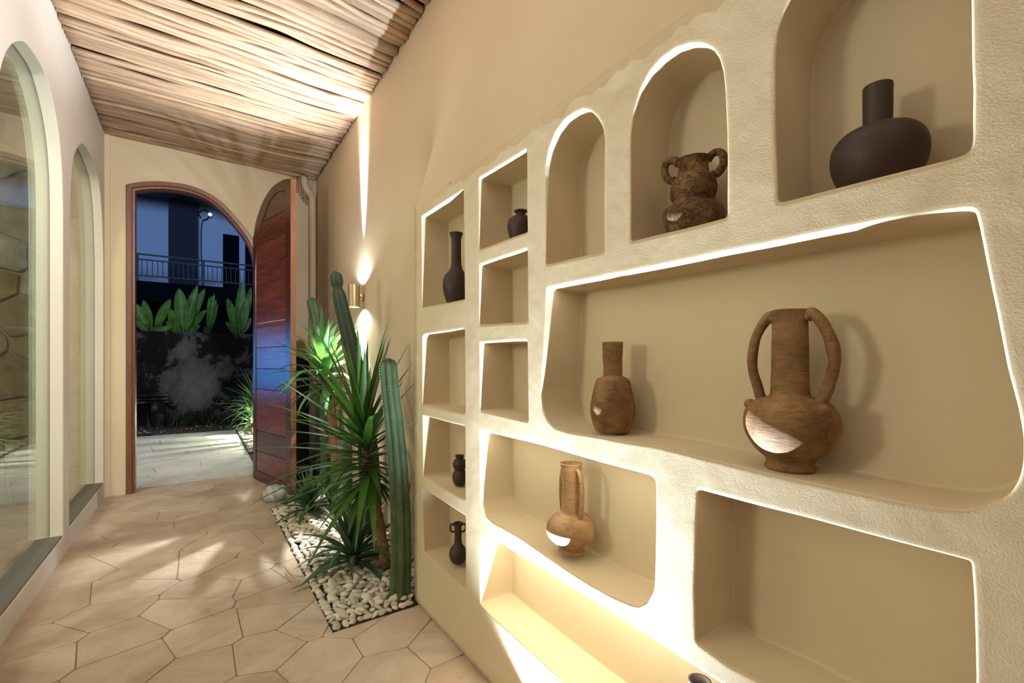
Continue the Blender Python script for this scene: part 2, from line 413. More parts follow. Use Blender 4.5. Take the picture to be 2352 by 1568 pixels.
# ---------------------------------------------------------------- right wall with niches
def q(pts): return [(onX(x, y, XN).y, onX(x, y, XN).z) for x, y in pts]
def yz(px, py): p = onX(px, py, XN); return (p.y, p.z)
N_ = []
def nich(pts, rad=.012, extra=None):
    N_.append(rounded(q(pts)+(extra or []), rad, 5, .04, .0018, len(N_)*3.1))
nich([(968, 497), (1064, 436), (1067, 687), (970, 706)], [.012, .008, .006, .006])
nich([(1100, 410), (1209, 343), (1211, 532), (1101, 573)], .008)
nich([(1101, 609), (1211, 571), (1212, 739), (1102, 746)], .009)
nich([(1102, 787), (1211, 782), (1213, 967), (1104, 943)], .009)
nich([(970, 768), (1067, 755), (1068, 949), (971, 929)], [.035, .01, .008, .008])
nich([(971, 953), (1068, 979), (1068, 1148), (972, 1094)], .01)
nich([(970, 1122), (1068, 1183), (1070, 1355), (974, 1267)], .01)
nich([(1253.6, 607), (1252, 403), (1254, 377), (1261, 342), (1276.5, 304), (1296, 277), (1319, 260), (1341.5, 251.5), (1357, 255), (1372, 269.5), (1383.6, 290.6), (1388, 315), (1388, 422), (1387, 577)], .008)
nich([(1449, 554.5), (1449, 403), (1449, 308), (1454, 262), (1468, 212), (1491, 166), (1517, 136), (1552, 111), (1586, 100), (1613, 101), (1636, 113), (1651, 134), (1661, 166), (1666, 208), (1669, 289), (1670, 422), (1670, 499)], .008)
_a = yz(1781, 150); _b = yz(2229, 40)
_c = ((_a[0]+_b[0])/2); _r = (_a[0]-_b[0])/2
_arc = [( _c+_r*math.cos(t*PI/14), 1.715+_r*1.05*math.sin(t*PI/14)) for t in range(0, 15)]
N_.append(rounded(q([(2231, 150), (2232.6, 199), (2231, 325), (2224, 349), (2194, 361), (1787, 466), (1781.5, 298), (1780.5, 166)])+_arc, .01, 5, .04, .001, 33))
nich([(1256, 662), (1249, 814), (1243, 900), (1247, 938), (1256, 962), (1273, 981), (1301.6, 989.5), (1516, 1026), (1769, 1088), (1946, 1125), (2089, 1154), (2184, 1167), (2232, 1168), (2280, 1153), (2318, 1134), (2339, 1105), (2349, 1067), (2349, 1005), (2337, 933), (2313, 838), (2284, 695), (2260, 575), (2246, 509), (2236, 477), (2136, 489.5), (2041, 505)], .012)
nich([(1103, 988), (1104, 1115), (1107, 1154), (1117, 1185), (1134, 1200), (1196, 1235), (1274, 1290), (1351, 1340), (1413.5, 1373), (1452, 1389.6), (1468, 1392), (1487, 1383), (1501, 1359), (1503, 1340), (1506.5, 1193), (1506, 1123), (1504, 1100), (1491, 1092), (1351, 1053), (1235, 1020)], .01)
_t = yz(1641, 1560)[1]; _bz = yz(1297, 1568)[1]
nich([(1103.5, 1386.6), (1103.5, 1256.5), (1107, 1240), (1117, 1232), (1128.5, 1234), (1233, 1300), (1360.6, 1379), (1488, 1460.6), (1641, 1560)], .012, [(.16, _t), (.15, _bz)]+q([(1297, 1568), (1131, 1417)]))
_lb = yz(1750, 1568)[1]
nich([(1602, 1124), (1596, 1355), (1599.6, 1475), (1674, 1529), (1750, 1568)], .01, [(.155, _lb-.002)]+q([(2241, 1568), (2235.5, 1370), (2230, 1291), (2222, 1286)]))
ZT = 1.90; YC = 2.09; ND = .143
def fR(a, b, d): return Vector((XN+d, a, b))
bm = bmesh.new()
outer = [Vector((YC-.01, 0)), Vector((YC-.01, ZT)), Vector((-1.6, ZT)), Vector((-1.6, 0))]
o2 = []
for i in range(4):
    a, b = outer[i], outer[(i+1) % 4]; m = max(1, int((b-a).length/.025))
    for k in range(m): o2.append(a.lerp(b, k/m))
outer = o2
if area2(outer) < 0: outer.reverse()
wall_panel(bm, fR, outer, N_, .30, .0042, False, ND, 0, .022, .0018)
# rounded free corner of the niche wall
for z0, z1 in ((0, ZT),):
    prev = None
    for k in range(7):
        ph = PI/2*k/6; p = (XN+.01*(1-math.cos(ph)), YC-.01+.01*math.sin(ph))
        cur = (bm.verts.new((p[0], p[1], z0)), bm.verts.new((p[0], p[1], z1)))
        if prev: f_ = bm.faces.new((prev[0], cur[0], cur[1], prev[1])); f_.smooth = True
        prev = cur
    cur = (bm.verts.new((XR+.05, YC, z0)), bm.verts.new((XR+.05, YC, z1))); bm.faces.new((prev[0], cur[0], cur[1], prev[1]))
bmesh.ops.recalc_face_normals(bm, faces=bm.faces)
# upper wall leaning back to the ceiling, and the plain wall beyond the niches
def sst(t): t = max(0, min(1, t)); return t*t*(3-2*t)
def upx(y, z):
    A = max(0, 1-(z-ZT)/1.27); W = .006+1.0*max(0, z-ZT); Wa = .7*max(0, z-ZT); s = 1-sst((y-(YC-.004-Wa))/(W+Wa))
    return XR-(XR-XN)*A*s
ys = [-1.6+i*.1 for i in range(34)]+[1.8+i*.04 for i in range(40)]+[3.4+i*.15 for i in range(15)]
ys = sorted(set(round(v, 4) for v in ys)); zs = [ZT+i*.04 for i in range(38)]
def grid(ys, zs, fx, flip=False):
    V = [[bm.verts.new((fx(y, z), y, z)) for z in zs] for y in ys]
    for i in range(len(ys)-1):
        for j in range(len(zs)-1):
            f_ = (V[i][j], V[i][j+1], V[i+1][j+1], V[i+1][j]); f_ = bm.faces.new(f_ if not flip else f_[::-1]); f_.smooth = True; f_.material_index = 1
grid(ys, zs, upx, True)
grid([YC, 2.6, 3.4, 4.4, 5.5], [0, .6, 1.2, ZT], lambda y, z: XR, True)
wr = struct(finish('wall_right', bm, [M_NICHE, M_WALL], smooth=None, recalc=False))
# ---------------------------------------------------------------- left wall with two arched windows
def qL(pts): return [(onX(x, y, XL).y, onX(x, y, XL).z) for x, y in pts]
SILL = .115
arc1 = dens([(2.565, 1.85), (2.60, 2.10), (2.655, 2.26)]+qL([(0, 169), (11.5, 128.5), (28, 103), (46, 97), (64, 105.5), (97, 154), (112, 193), (128, 262), (138, 330), (143, 400), (145, 470)]), 4)
jr = arc1[-1][0]
W1 = [(2.565, SILL)]+arc1+[(jr, SILL)]
W2 = qL([(161, 500), (163, 430), (167, 376), (174, 348), (188, 331), (204, 348), (220, 389), (229, 427), (235, 500), (238, 600)])
W2 = dens(W2, 4)
l2, r2 = W2[0][0]-.02, W2[-1][0]
W2 = [(l2, W2[0][1]-.5)]+W2+[(r2, SILL+.01), (l2, SILL+.01)]
bm = bmesh.new()
def fL(a, b, d): return Vector((XL-d, a, b))
outer = [Vector((-1.6, 0)), Vector((YB+.05, 0)), Vector((YB+.05, 3.35)), Vector((-1.6, 3.35))]
W0 = [(.72+(p[0]-2.565)*1.52, p[1]) for p in W1]  # nearer window out of view, widened so side-room light reaches the niches
WH = [rounded(W1, .02, 3, .1), rounded(W2, .02, 3, .1), rounded(W0, .02, 3, .1)]
wall_panel(bm, fL, outer, WH, .145, .006, True, reveal_mi=1)
struct(finish('wall_left', bm, [M_LEFT, M_REVEAL], smooth=None, recalc=True))
for i, h in enumerate(WH):
    e = empty('window_%d' % (i+1), (XL-.06, sum(p.x for p in h)/len(h), SILL)); e['kind'] = 'structure'
    inv = Matrix.Translation(-e.location)
    bm = bmesh.new(); g = offset(h, .004)
    a = loop_verts(bm, g, fL, .058); b = loop_verts(bm, g, fL, .066); bridge(bm, a, b, False)
    bm.faces.new(a); bm.faces.new(b); bm.transform(inv); finish('pane', bm, M_GLASS, e, smooth=False)
    bm = bmesh.new(); A = loop_verts(bm, offset(h, .003), fL, .0570); B = loop_verts(bm, offset(h, -.0012), fL, .0570)
    C2 = loop_verts(bm, offset(h, .003), fL, .0670); D = loop_verts(bm, offset(h, -.0012), fL, .0670)
    bridge(bm, A, B); bridge(bm, B, D); bridge(bm, D, C2); bridge(bm, C2, A); bm.transform(inv); finish('window_seal', bm, mat('dark_seal', (.16, .13, .09)), e, smooth=False)
    y0, y1 = min(p.x for p in h), max(p.x for p in h); zz = min(p.y for p in h)
    bm = bmesh.new(); box(bm, (XL-.140, y0+.002, zz+.001), (XL-.004, y1-.002, zz+.012)); bmesh.ops.bevel(bm, geom=bm.edges, offset=.002, segments=1)
    bm.transform(inv); finish('window_sill', bm, M_SILL, e, smooth=False)
# ---------------------------------------------------------------- end wall and arched doorway
YF = YB-.035
def qB(pts, Y=YB): return [(onY(x, y, Y).x, onY(x, y, Y).z) for x, y in pts]
arch_o = [(290, 425), (310, 421), (345, 418), (385, 419), (430, 426), (470, 440), (505, 462), (537, 494), (562, 524), (580, 550), (594, 584), (601, 630)]
arch_o = arch_o[:2]+dens(arch_o[1:])[1:]; ao = qB(arch_o); xl = ao[0][0]; xr = ao[-1][0]+.012
DH = [(xl, -.3)]+[ao[0]]+ao[1:]+[(xr, -.3)]
dh = rounded(DH, .004, 2, .2)
def fB(a, b, d): return Vector((a, YB+d, b))
bm = bmesh.new()
low = [(.50, -.4), (.50, 1.22), (1.03, 1.22), (1.03, -.4)]
wall_panel(bm, fB, [Vector((XL-.02, -.5)), Vector((1.3, -.5)), Vector((1.3, 3.4)), Vector((XL-.02, 3.4))], [dh, rounded(low, .01, 2, .3)], .16, .004, True)
struct(finish('wall_end', bm, M_BACK, smooth=None))
# pilaster strip at the left corner
bm = bmesh.new(); box(bm, (XL-.01, YB-.012, 0), (XL+.035, YB+.01, 3.2)); bmesh.ops.bevel(bm, geom=bm.edges, offset=.004, segments=2); struct(finish('trim_1', bm, M_BACK, smooth=False))
door = empty('door_1', (xl, YB, 0)); door['kind'] = 'structure'
iv = Matrix.Translation(-door.location)
frame_o = [Vector(p) for p in DH]
frame_o = [Vector(p) for p in [(xl+.001, .0)]+[(a+(.001 if k == 0 else 0), b-.001) for k, (a, b) in enumerate(ao)]+[(xr-.001, .0)]]
if area2(frame_o) < 0: frame_o.reverse()
bm = bmesh.new()
def ring3(off_in, d): return loop_verts(bm, offset(frame_o, off_in), fB, d)
seq = [(0, .10), (0, -.022), (-.004, -.026), (-.036, -.026), (-.040, -.022), (-.042, -.008), (-.058, -.004), (-.060, 0.0), (-.060, .10)]
rg = [ring3(a, b) for a, b in seq]
for k in range(len(rg)): bridge(bm, rg[k], rg[(k+1) % len(rg)], False)
# remove the bottom bar of the frame
bmesh.ops.delete(bm, geom=[f_ for f_ in bm.faces if f_.calc_center_median().z < .061 and abs(f_.calc_center_median().x-(xl+xr)/2) < (xr-xl)/2-.062], context='FACES')
for v in bm.verts:
    if v.co.z < .062 and abs(v.co.x-(xl+xr)/2) > (xr-xl)/2-.07: v.co.z = 0.0
bm.transform(iv); finish('door_frame', bm, M_DOORF, door, smooth=False)
# door leaf
ph_ = onZ(581, 1100); H0 = Vector((ph_.x, YB-.036)); P1 = onZ(667, 1138)
U = (Vector((P1.x, P1.y))-H0); LW = U.length; U.normalize(); Nn = Vector((-U.y, U.x))   # Nn points to +x side
if Nn.x < 0: Nn = -Nn
def leafpt(px, py):
    d = ray(px, py); n3 = Vector((Nn.x, Nn.y, 0)); h3 = Vector((H0.x, H0.y, 0)); t = (h3-O).dot(n3)/d.dot(n3); p = O+d*t
    return ((p.xy-H0).dot(U), p.z)
top = [leafpt(*p) for p in dens([(583, 545), (586, 522), (592, 495), (600, 470), (612, 447), (624, 430), (638, 419), (652, 412), (665, 410)])]
top = [(max(0, s), z) for s, z in top]; top[0] = (0, top[0][1])
LO = [(0, .012)]+top+[(LW, top[-1][1]), (LW, .012)]
lo = rounded(LO, .003, 2, .3)
TH = .05
def fD(s, z, d): return Vector((H0.x+U.x*s+Nn.x*d, H0.y+U.y*s+Nn.y*d, z))
leaf = empty('door_leaf', (0, 0, 0)); leaf.parent = door; leaf.location = Vector((H0.x, H0.y, 0))-door.location
il = Matrix.Translation(-Vector((H0.x, H0.y, 0)))
bm = bmesh.new()
pin = [Vector(leafpt(*p)) for p in dens([(586.5, 640), (587, 600), (590, 566), (598, 522), (610, 482), (622, 456), (638, 440), (656, 437)], 4)+[(656.5, 1109), (587, 1080)]]
if area2(pin) < 0: pin.reverse()
if area2(lo) < 0: lo.reverse()
A0 = loop_verts(bm, lo, fD, .003); A1 = loop_verts(bm, offset(lo, -.003), fD, 0); A2 = loop_verts(bm, pin, fD, 0); A3 = loop_verts(bm, offset(pin, -.002), fD, .006)
B0 = loop_verts(bm, lo, fD, TH); B2 = loop_verts(bm, pin, fD, TH); 
fill(bm, [(A1, offset(lo, -.003)), (A2, pin)], 0, fD); bridge(bm, A2, A3, False); bridge(bm, A0, A1, False)
bridge(bm, A3, B2, False); fill(bm, [(B0, lo), (B2, pin)], 0, lambda a, b, d: fD(a, b, TH)); bridge(bm, B0, A0, False, 1)
bm.transform(il); finish('leaf_frame', bm, [M_DOOR, M_DOORE], leaf, smooth=False)
# planks inside the frame, clipped to the arched panel
def clip_poly(poly, n, c):
    out = []
    for i in range(len(poly)):
        a, b = poly[i], poly[(i+1) % len(poly)]; da = a[0]*n[0]+a[1]*n[1]-c; db = b[0]*n[0]+b[1]*n[1]-c
        if da <= 0: out.append(a)
        if (da < 0) != (db < 0) and abs(da-db) > 1e-9:
            t = da/(da-db); out.append((a[0]+(b[0]-a[0])*t, a[1]+(b[1]-a[1])*t))
    return out
zt = max(p.y for p in pin); zb = min(p.y for p in pin); npk = 13; hk = (zt-zb)/npk
bm = bmesh.new(); tone = bm.loops.layers.color.new('t')
pp = [(p.x, p.y) for p in offset(pin, -.0015)]
for k in range(npk):
    z0 = zb+k*hk; z1 = z0+hk; c = clip_poly(pp, (0, 1), z1-.0015); c = clip_poly(c, (0, -1), -(z0+.0015))
    if len(c) < 3: continue
    c = [Vector(p) for p in c]
    if area2(c) < 0: c.reverse()
    dd = .006
    f0 = loop_verts(bm, c, fD, dd+.003); 
    try: f1 = loop_verts(bm, offset(c, -.003), fD, dd)
    except Exception: continue
    f2 = loop_verts(bm, c, fD, TH-.008); bridge(bm, f0, f1, False); bm.faces.new(f1); bridge(bm, f2, f0, False); bm.faces.new(f2)
bm.transform(il); pk = finish('plank_panel', bm, M_DOOR, leaf, smooth=False)
# give each plank its own tone through material noise on z (stepped)
def plankmat():
    m = wood('door_planks', (.085, .020, .008), (.13, .032, .012), (.18, .05, .02), (.5, .5, 5), .25, spec=.4)
    b = bsdf(m); old = b.inputs['Base Color'].links[0].from_socket
    c = N(m, 'ShaderNodeTexCoord'); sx = N(m, 'ShaderNodeSeparateXYZ'); L(m, c.outputs['Object'], sx.inputs[0])
    ma = N(m, 'ShaderNodeMath', operation='SUBTRACT'); L(m, sx.outputs[2], ma.inputs[0]); ma.inputs[1].default_value = zb
    md = N(m, 'ShaderNodeMath', operation='DIVIDE'); L(m, ma.outputs[0], md.inputs[0]); md.inputs[1].default_value = hk
    fl = N(m, 'ShaderNodeMath', operation='FLOOR'); L(m, md.outputs[0], fl.inputs[0])
    wn = N(m, 'ShaderNodeTexWhiteNoise', noise_dimensions='1D'); L(m, fl.outputs[0], wn.inputs['W'])
    h = N(m, 'ShaderNodeHueSaturation'); L(m, old, h.inputs['Color']); mr = N(m, 'ShaderNodeMapRange'); mr.inputs['To Min'].default_value = .6; mr.inputs['To Max'].default_value = 1.5
    L(m, wn.outputs['Value'], mr.inputs['Value']); L(m, mr.outputs[0], h.inputs['Value']); L(m, h.outputs[0], b.inputs['Base Color']); return m
pk.data.materials[0] = plankmat()
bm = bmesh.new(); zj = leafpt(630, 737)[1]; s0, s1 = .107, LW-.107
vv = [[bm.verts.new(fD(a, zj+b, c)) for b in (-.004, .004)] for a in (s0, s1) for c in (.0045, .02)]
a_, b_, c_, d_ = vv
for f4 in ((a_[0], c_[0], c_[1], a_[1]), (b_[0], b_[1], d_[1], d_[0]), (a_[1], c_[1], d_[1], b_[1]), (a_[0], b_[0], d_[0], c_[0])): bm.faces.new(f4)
bm.transform(il); finish('gap_light_strip', bm, mat('gap_light_tint', (.62, .33, .18), .4), leaf, smooth=False)  # pale strip stands in for light showing through a gap between planks
# ---------------------------------------------------------------- ceiling of peeled branches
ZCL = onX(252, 335, XL).z; ZCR = onX(734, 405, XR).z
print('ceiling z', ZCL, ZCR, 'left corner y', onX(252, 335, XL).y, 'right', onX(734, 405, XR).y, 'leaf', LW, TH)
def zc(x): return ZCL+(ZCR-ZCL)*(x-XL)/(XR-XL)
bm = bmesh.new()
vs = [bm.verts.new(p) for p in ((XL-.1, -1.7, zc(XL-.1)+.055), (XR+.25, -1.7, zc(XR+.25)+.055), (XR+.25, 5.4, zc(XR+.25)+.055), (XL-.1, 5.4, zc(XL-.1)+.055))]
vs2 = [bm.verts.new(v.co+Vector((0, 0, .08))) for v in vs]
bm.faces.new(vs); bm.faces.new(vs2[::-1]); bridge(bm, vs, vs2, False)
struct(finish('ceiling', bm, M_MESH, smooth=False))
y = YB-.012; i = 0; first = True
while y > -1.2:
    rad = R.choice([.014, .018, .021, .023, .026, .029])*R.uniform(.9, 1.1)
    y -= rad*1.03
    if y < 1.6: rad *= 1.0
    bm = bmesh.new(); pts = []; rr = []; nseg = 26 if y > 1.5 else 12; sd = i*7.7
    x0, x1 = XL+.004, XR-.004-R.uniform(0, .012)
    zoff = R.uniform(-.004, .020)
    xx1 = None
    for k in range(nseg+1):
        t = k/nseg; x = x0+(x1-x0)*t
        com = noise.noise(Vector((x*1.1, y*.8, 4)))*.12*min(1, (YB-y)*1.6)
        own = noise.noise(Vector((x*2.0, sd, 1)))*.032+noise.noise(Vector((x*6, sd, 2)))*.006
        yy = min(y+com+own, YB-.004-rad)
        z = zc(x)+rad+zoff+noise.noise(Vector((x*2, sd, 8)))*.010
        xw = upx(yy, z)-.003
        pts.append((min(x, xw), yy, z)); rr.append(rad*(1+noise.noise(Vector((x*3, sd, 3)))*.3+(.12 if noise.noise(Vector((x*11, sd, 6))) > .45 else 0)))
    tube(bm, pts, rr, 8)
    o = finish('ceiling_pole', bm, M_POLE, smooth=True)
    org = Vector((0, y, zc(0))); o.data.transform(Matrix.Translation(-org)); o.location = org
    tag(o, 'peeled wavy branch laid across the slatted corridor ceiling', 'branch', 'peeled branches of the ceiling')
    y -= rad*1.03; i += 1
print('poles', i)
# ---------------------------------------------------------------- floor of irregular flagstones
def vor(seeds, rect):
    cells = []
    for i, s in enumerate(seeds):
        poly = [(rect[0], rect[1]), (rect[2], rect[1]), (rect[2], rect[3]), (rect[0], rect[3])]
        for j, t in enumerate(seeds):
            if i == j or (s[0]-t[0])**2+(s[1]-t[1])**2 > 2.5: continue
            nx, ny = t[0]-s[0], t[1]-s[1]; c = (t[0]**2+t[1]**2-s[0]**2-s[1]**2)/2
            poly = clip_poly(poly, (nx, ny), c)
            if len(poly) < 3: break
        if len(poly) >= 3: cells.append((i, poly))
    return cells
def flagstones(name, seeds, rect, m, z=0.0, gap=.0014, depth=.006, grout=M_GROUT):
    bm = bmesh.new(); cl = bm.verts.layers.float.new('tone')
    rr = random.Random(3)
    for i, poly in vor(seeds, rect):
        P = []
        for p in poly:
            v = Vector(p)
            if not P or (P[-1]-v).length > .004: P.append(v)
        if (P[0]-P[-1]).length < .004: P.pop()
        if len(P) < 3: continue
        if area2(P) < 0: P.reverse()
        P = rounded(P, .012, 3, .06, .0015, 2)
        g = gap*rr.uniform(.7, 1.5); tn = rr.random()
        A = [bm.verts.new((p.x, p.y, z)) for p in offset(P, -g-.003)]; B = [bm.verts.new((p.x, p.y, z-.002)) for p in offset(P, -g)]; C = [bm.verts.new((p.x, p.y, z-depth)) for p in offset(P, -g)]
        for v in A+B+C: v[cl] = tn
        bm.faces.new(A); bridge(bm, B, A, True); bridge(bm, C, B, False)
    vs = [bm.verts.new(p) for p in ((rect[0], rect[1], z-.0045), (rect[2], rect[1], z-.0045), (rect[2], rect[3], z-.0045), (rect[0], rect[3], z-.0045))]
    f_ = bm.faces.new(vs); f_.material_index = 1
    return struct(finish(name, bm, [m, grout], smooth=None, recalc=True))
cc = [(360, 440), (620, 360), (250, 620), (610, 530), (490, 650), (760, 440), (955, 400), (1010, 530), (900, 620), (1170, 430), (1290, 490), (1310, 360), (1370, 550), (1310, 660), (1000, 750), (1290, 815), (1490, 690), (1560, 860), (570, 770), (180, 790), (150, 900), (620, 900), (960, 920), (1700, 680), (1870, 750), (1900, 910), (2120, 800), (2250, 940), (440, 250), (740, 300), (1010, 190), (1130, 300), (1340, 250), (880, 110), (660, 110), (1090, 60), (600, 200), (1210, 130), (380, 330), (1430, 440)]
seeds = []
for a, b in cc:
    p = onZ(a/2.1, 1100+b/2.1); seeds.append((p.x, p.y))
for _ in range(4000):
    p = (R.uniform(-.7, .9), R.uniform(-1.6, 5.4))
    if all((p[0]-s[0])**2+(p[1]-s[1])**2 > .27**2 for s in seeds): seeds.append(p)
flagstones('floor', seeds, (XL-.02, -1.65, XN+.03, YB+.2), M_FLAG)
# side room floor, walls, ceiling
bm = bmesh.new(); box(bm, (-3.6, -1.7, -.1), (XL-.14, 5.4, 0)); struct(finish('floor_side_room', bm, M_ROOMF, smooth=False))
bm = bmesh.new(); box(bm, (-3.6, -1.7, 3.1), (XL-.14, 5.4, 3.2)); struct(finish('ceiling_side_room', bm, M_LEFT, smooth=False))
bm = bmesh.new(); box(bm, (-3.7, -1.7, 0), (-3.6, 5.4, 3.1)); struct(finish('wall_side_room_far', bm, M_LEFT, smooth=False))
bm = bmesh.new(); box(bm, (-3.6, -1.8, 0), (1.3, -1.65, 3.4)); struct(finish('wall_rear', bm, M_WALL, smooth=False))
bm = bmesh.new(); box(bm, (XL-.14, -1.6, -.12), (1.3, 5.36, -.01)); struct(finish('floor_base', bm, M_GROUT, smooth=False))
# stone cladding at the end of the side room
bm = bmesh.new(); cl = bm.verts.layers.float.new('tone'); sd = []; rs = random.Random(11)
rows = 0.0
while rows < 3.2:
    h = rs.uniform(.16, .34); x = -3.5
    while x < -.7:
        wd = rs.uniform(.22, .5); sd.append((x+wd/2, rows+h/2+rs.uniform(-.03, .03))); x += wd
    rows += h
for i, poly in vor(sd, (-3.6, 0, XL-.145, 3.1)):
    P = [Vector(p) for p in poly]
    P = [p for k, p in enumerate(P) if (p-P[k-1]).length > .01]
    if len(P) < 3: continue
    if area2(P) < 0: P.reverse()
    P = rounded(P, .025, 3, .05, .022, 5); tn = rs.random()
    A = [bm.verts.new((p.x, YB+.10-rs.uniform(.028, .034), p.y)) for p in offset(P, -.014)]; B = [bm.verts.new((p.x, YB+.085, p.y)) for p in offset(P, -.006)]; C = [bm.verts.new((p.x, YB+.10, p.y)) for p in offset(P, -.004)]
    for v in A+B+C: v[cl] = tn
    bm.faces.new(A); bridge(bm, B, A); bridge(bm, C, B)
f_ = bm.faces.new([bm.verts.new(p) for p in ((-3.6, YB+.093, 0), (XL-.145, YB+.093, 0), (XL-.145, YB+.093, 3.1), (-3.6, YB+.093, 3.1))]); f_.material_index = 1
struct(finish('wall_side_room_stone', bm, [M_STONEW, M_STONEG], smooth=None))
# ---------------------------------------------------------------- vases
def vase(name, px, base_px, X, prof, m, label, group=None, wob=0, base_z=None, top_px=None, closed_inner=True, n=48, seed=0):
    """stand a turned vessel on its shelf: px is the column of its axis, X its distance into the wall"""
    d = ray(px, 800); t = X/d.x
    z = base_z
    o = empty(name, (X, d.y*t, z), 0)
    tag(o, label, 'vase', group)
    return o, t
def shelf(px, py): return onX(px, py, XN).z+.0008
def zat(px, py, X): d = ray(px, py); return CAMH+d.z*X/d.x
def pr(px, X, half_px):   # half width in pixels -> radius in metres
    d = ray(px, 800); t = X/d.x; r = (px-CX)/FPX
    return half_px*t/FPX/math.sqrt(1+r*r)
def build(name, px, X, zb_, profpx, m, label, neck_in, wob=0, seed=0, fx=1.0, sm=5, group=None, partname='body'):
    """profpx: list of (half width px, py) from foot to rim"""
    o, t = vase(name, px, 0, X, None, m, label, base_z=zb_, group=group)
    pts = []
    for hw, py in profpx:
        z = 0 if py is None else max(0, zat(px, py, X)-zb_)
        pts.append((pr(px, X, hw), z))
    pts = spl1(pts, sm)
    pts = [(max(.001, a), max(0, b)) for a, b in pts]
    rim, ztop = pts[-1]
    inner = [(rim-.0035, ztop+.001), (rim-.007, ztop-.003), (max(.004, rim*neck_in), ztop-.03), (max(.004, rim*neck_in), ztop-.11 if ztop > .13 else ztop*.4)]
    bm = bmesh.new(); lathe(bm, pts+inner, 56, wob, fx=fx, seed=seed)
    b = finish(partname, bm, m, o, smooth=True)
    return o, pts
V = {}
zz = shelf(1045, 691)
V[1], _ = build('bottle_vase', 1048, .935, zz, [(20, None), (26, 684), (31, 660), (28, 636), (17, 622), (12.5, 610), (11.5, 590), (11, 560), (12, 546), (15.5, 537), (15, 535)], M_DARK, 'dark brown long-necked bottle vase in the top niche of the leftmost column', .7)
zz = shelf(1187, 541)
V[2], _ = build('squat_vase', 1196, .93, zz, [(20, None), (27, 541), (31, 522), (28, 506), (18, 498), (11, 495), (11, 491), (15, 486), (15, 484)], M_DARK, 'small dark round vase with flared lip in the upper square niche', .7)
zz = shelf(1055, 1140)
V[3], _ = build('double_gourd_vase', 1056, .93, onX(1040, 1122, XN).z if False else zat(1056, 1113, .93), [(11, None), (15, 1106), (17, 1096), (15, 1084), (11.5, 1079), (15, 1072), (16, 1064), (12.5, 1056), (8.5, 1053), (10, 1048), (10.5, 1045)], M_DARK, 'small dark double-gourd vase in the third niche of the leftmost column', .7)
z4 = zat(1053, 1294, .93)
V[4], _ = build('handled_bottle_vase', 1052, .93, z4, [(9, None), (16, 1287), (20.5, 1275), (19, 1262), (12, 1252), (9, 1245), (8.2, 1228), (8, 1212), (8.5, 1205), (10.5, 1202), (10.5, 1200)], M_DARK, 'dark narrow bottle vase with two ring handles in the lowest left niche', .7)
def handle(o, px, X, pts, rad, m, ang=None, n=12, wob=.25, nm='handle'):
    """pts: (side offset px, py) in the plane through the axis facing along the wall"""
    bm = bmesh.new(); P = []
    zb_ = o.location.z; ang = PI/2 if ang is None else ang
    for s, py in pts:
        r_ = pr(px, X, abs(s))*(1 if s > 0 else -1); z = zat(px, py, X)-zb_
        P.append((-r_*math.cos(ang)*-1 if False else r_*math.cos(ang), -r_*math.sin(ang), z))
    P = spline(P, 5); k = len(P)-1
    rads = [rad*(1.15 if (j == 0 or j == k) else 1) for j in range(k+1)]
    tube(bm, P, rads, n, wob=wob, up=Vector((1, 0, 0))); finish(nm, bm, m, o, smooth=True)
for sgn in (-1, 1):
    handle(V[4], 1052, .93, [(sgn*8, 1206), (sgn*14, 1203), (sgn*18, 1210), (sgn*15, 1219), (sgn*8, 1221)], .0045, M_DARK, math.atan2(ray(1052, 0).x, ray(1052, 0).y), 10, 0)
# cracked double-bodied pot
z5 = shelf(1560, 528)
V[5], _ = build('gourd_pot', 1592, .925, z5, [(45, None), (60, 531), (70, 510), (68, 486), (52, 470), (46, 464), (51, 452), (54, 436), (49, 415), (40, 405), (37, 398), (34, 384), (38, 372), (40, 368)], M_CLAY3, 'cracked brown clay pot of stacked bulges with ear handles in the arched niche', .8, .0042, 3)
for sgn, dy in ((-1, -8), (1, -2)):
    handle(V[5], 1592, .925, [(sgn*34, 376+dy), (sgn*48, 364+dy), (sgn*66, 370+dy), (sgn*69, 392+dy), (sgn*58, 410+dy), (sgn*44, 414+dy)], .0085, M_CLAY3, 1.2)
# large flattened dark vase
z6 = shelf(2010, 412)
V[6], _ = build('flask_vase', 2016, .932, z6, [(75, None), (100, 412), (116, 372), (112, 332), (88, 306), (52, 297), (37, 294), (36, 285), (36, 240), (36.5, 205), (36, 198)], M_DARK, 'large dark flask vase with wide flattened body and straight thick neck', .85, .001, 7)
# brown bottle
z7 = zat(1405, 989, .925)
V[7], _ = build('brown_bottle_vase', 1407, .925, z7, [(38, None), (41, 985), (48, 965), (52, 938), (47, 905), (40, 876), (34, 868), (24, 863), (22, 858), (22.5, 825), (24.5, 790), (24, 786)], M_CLAY, 'brown clay bottle vase with angular body at the left of the long niche', .8, .0015, 11, sm=4)
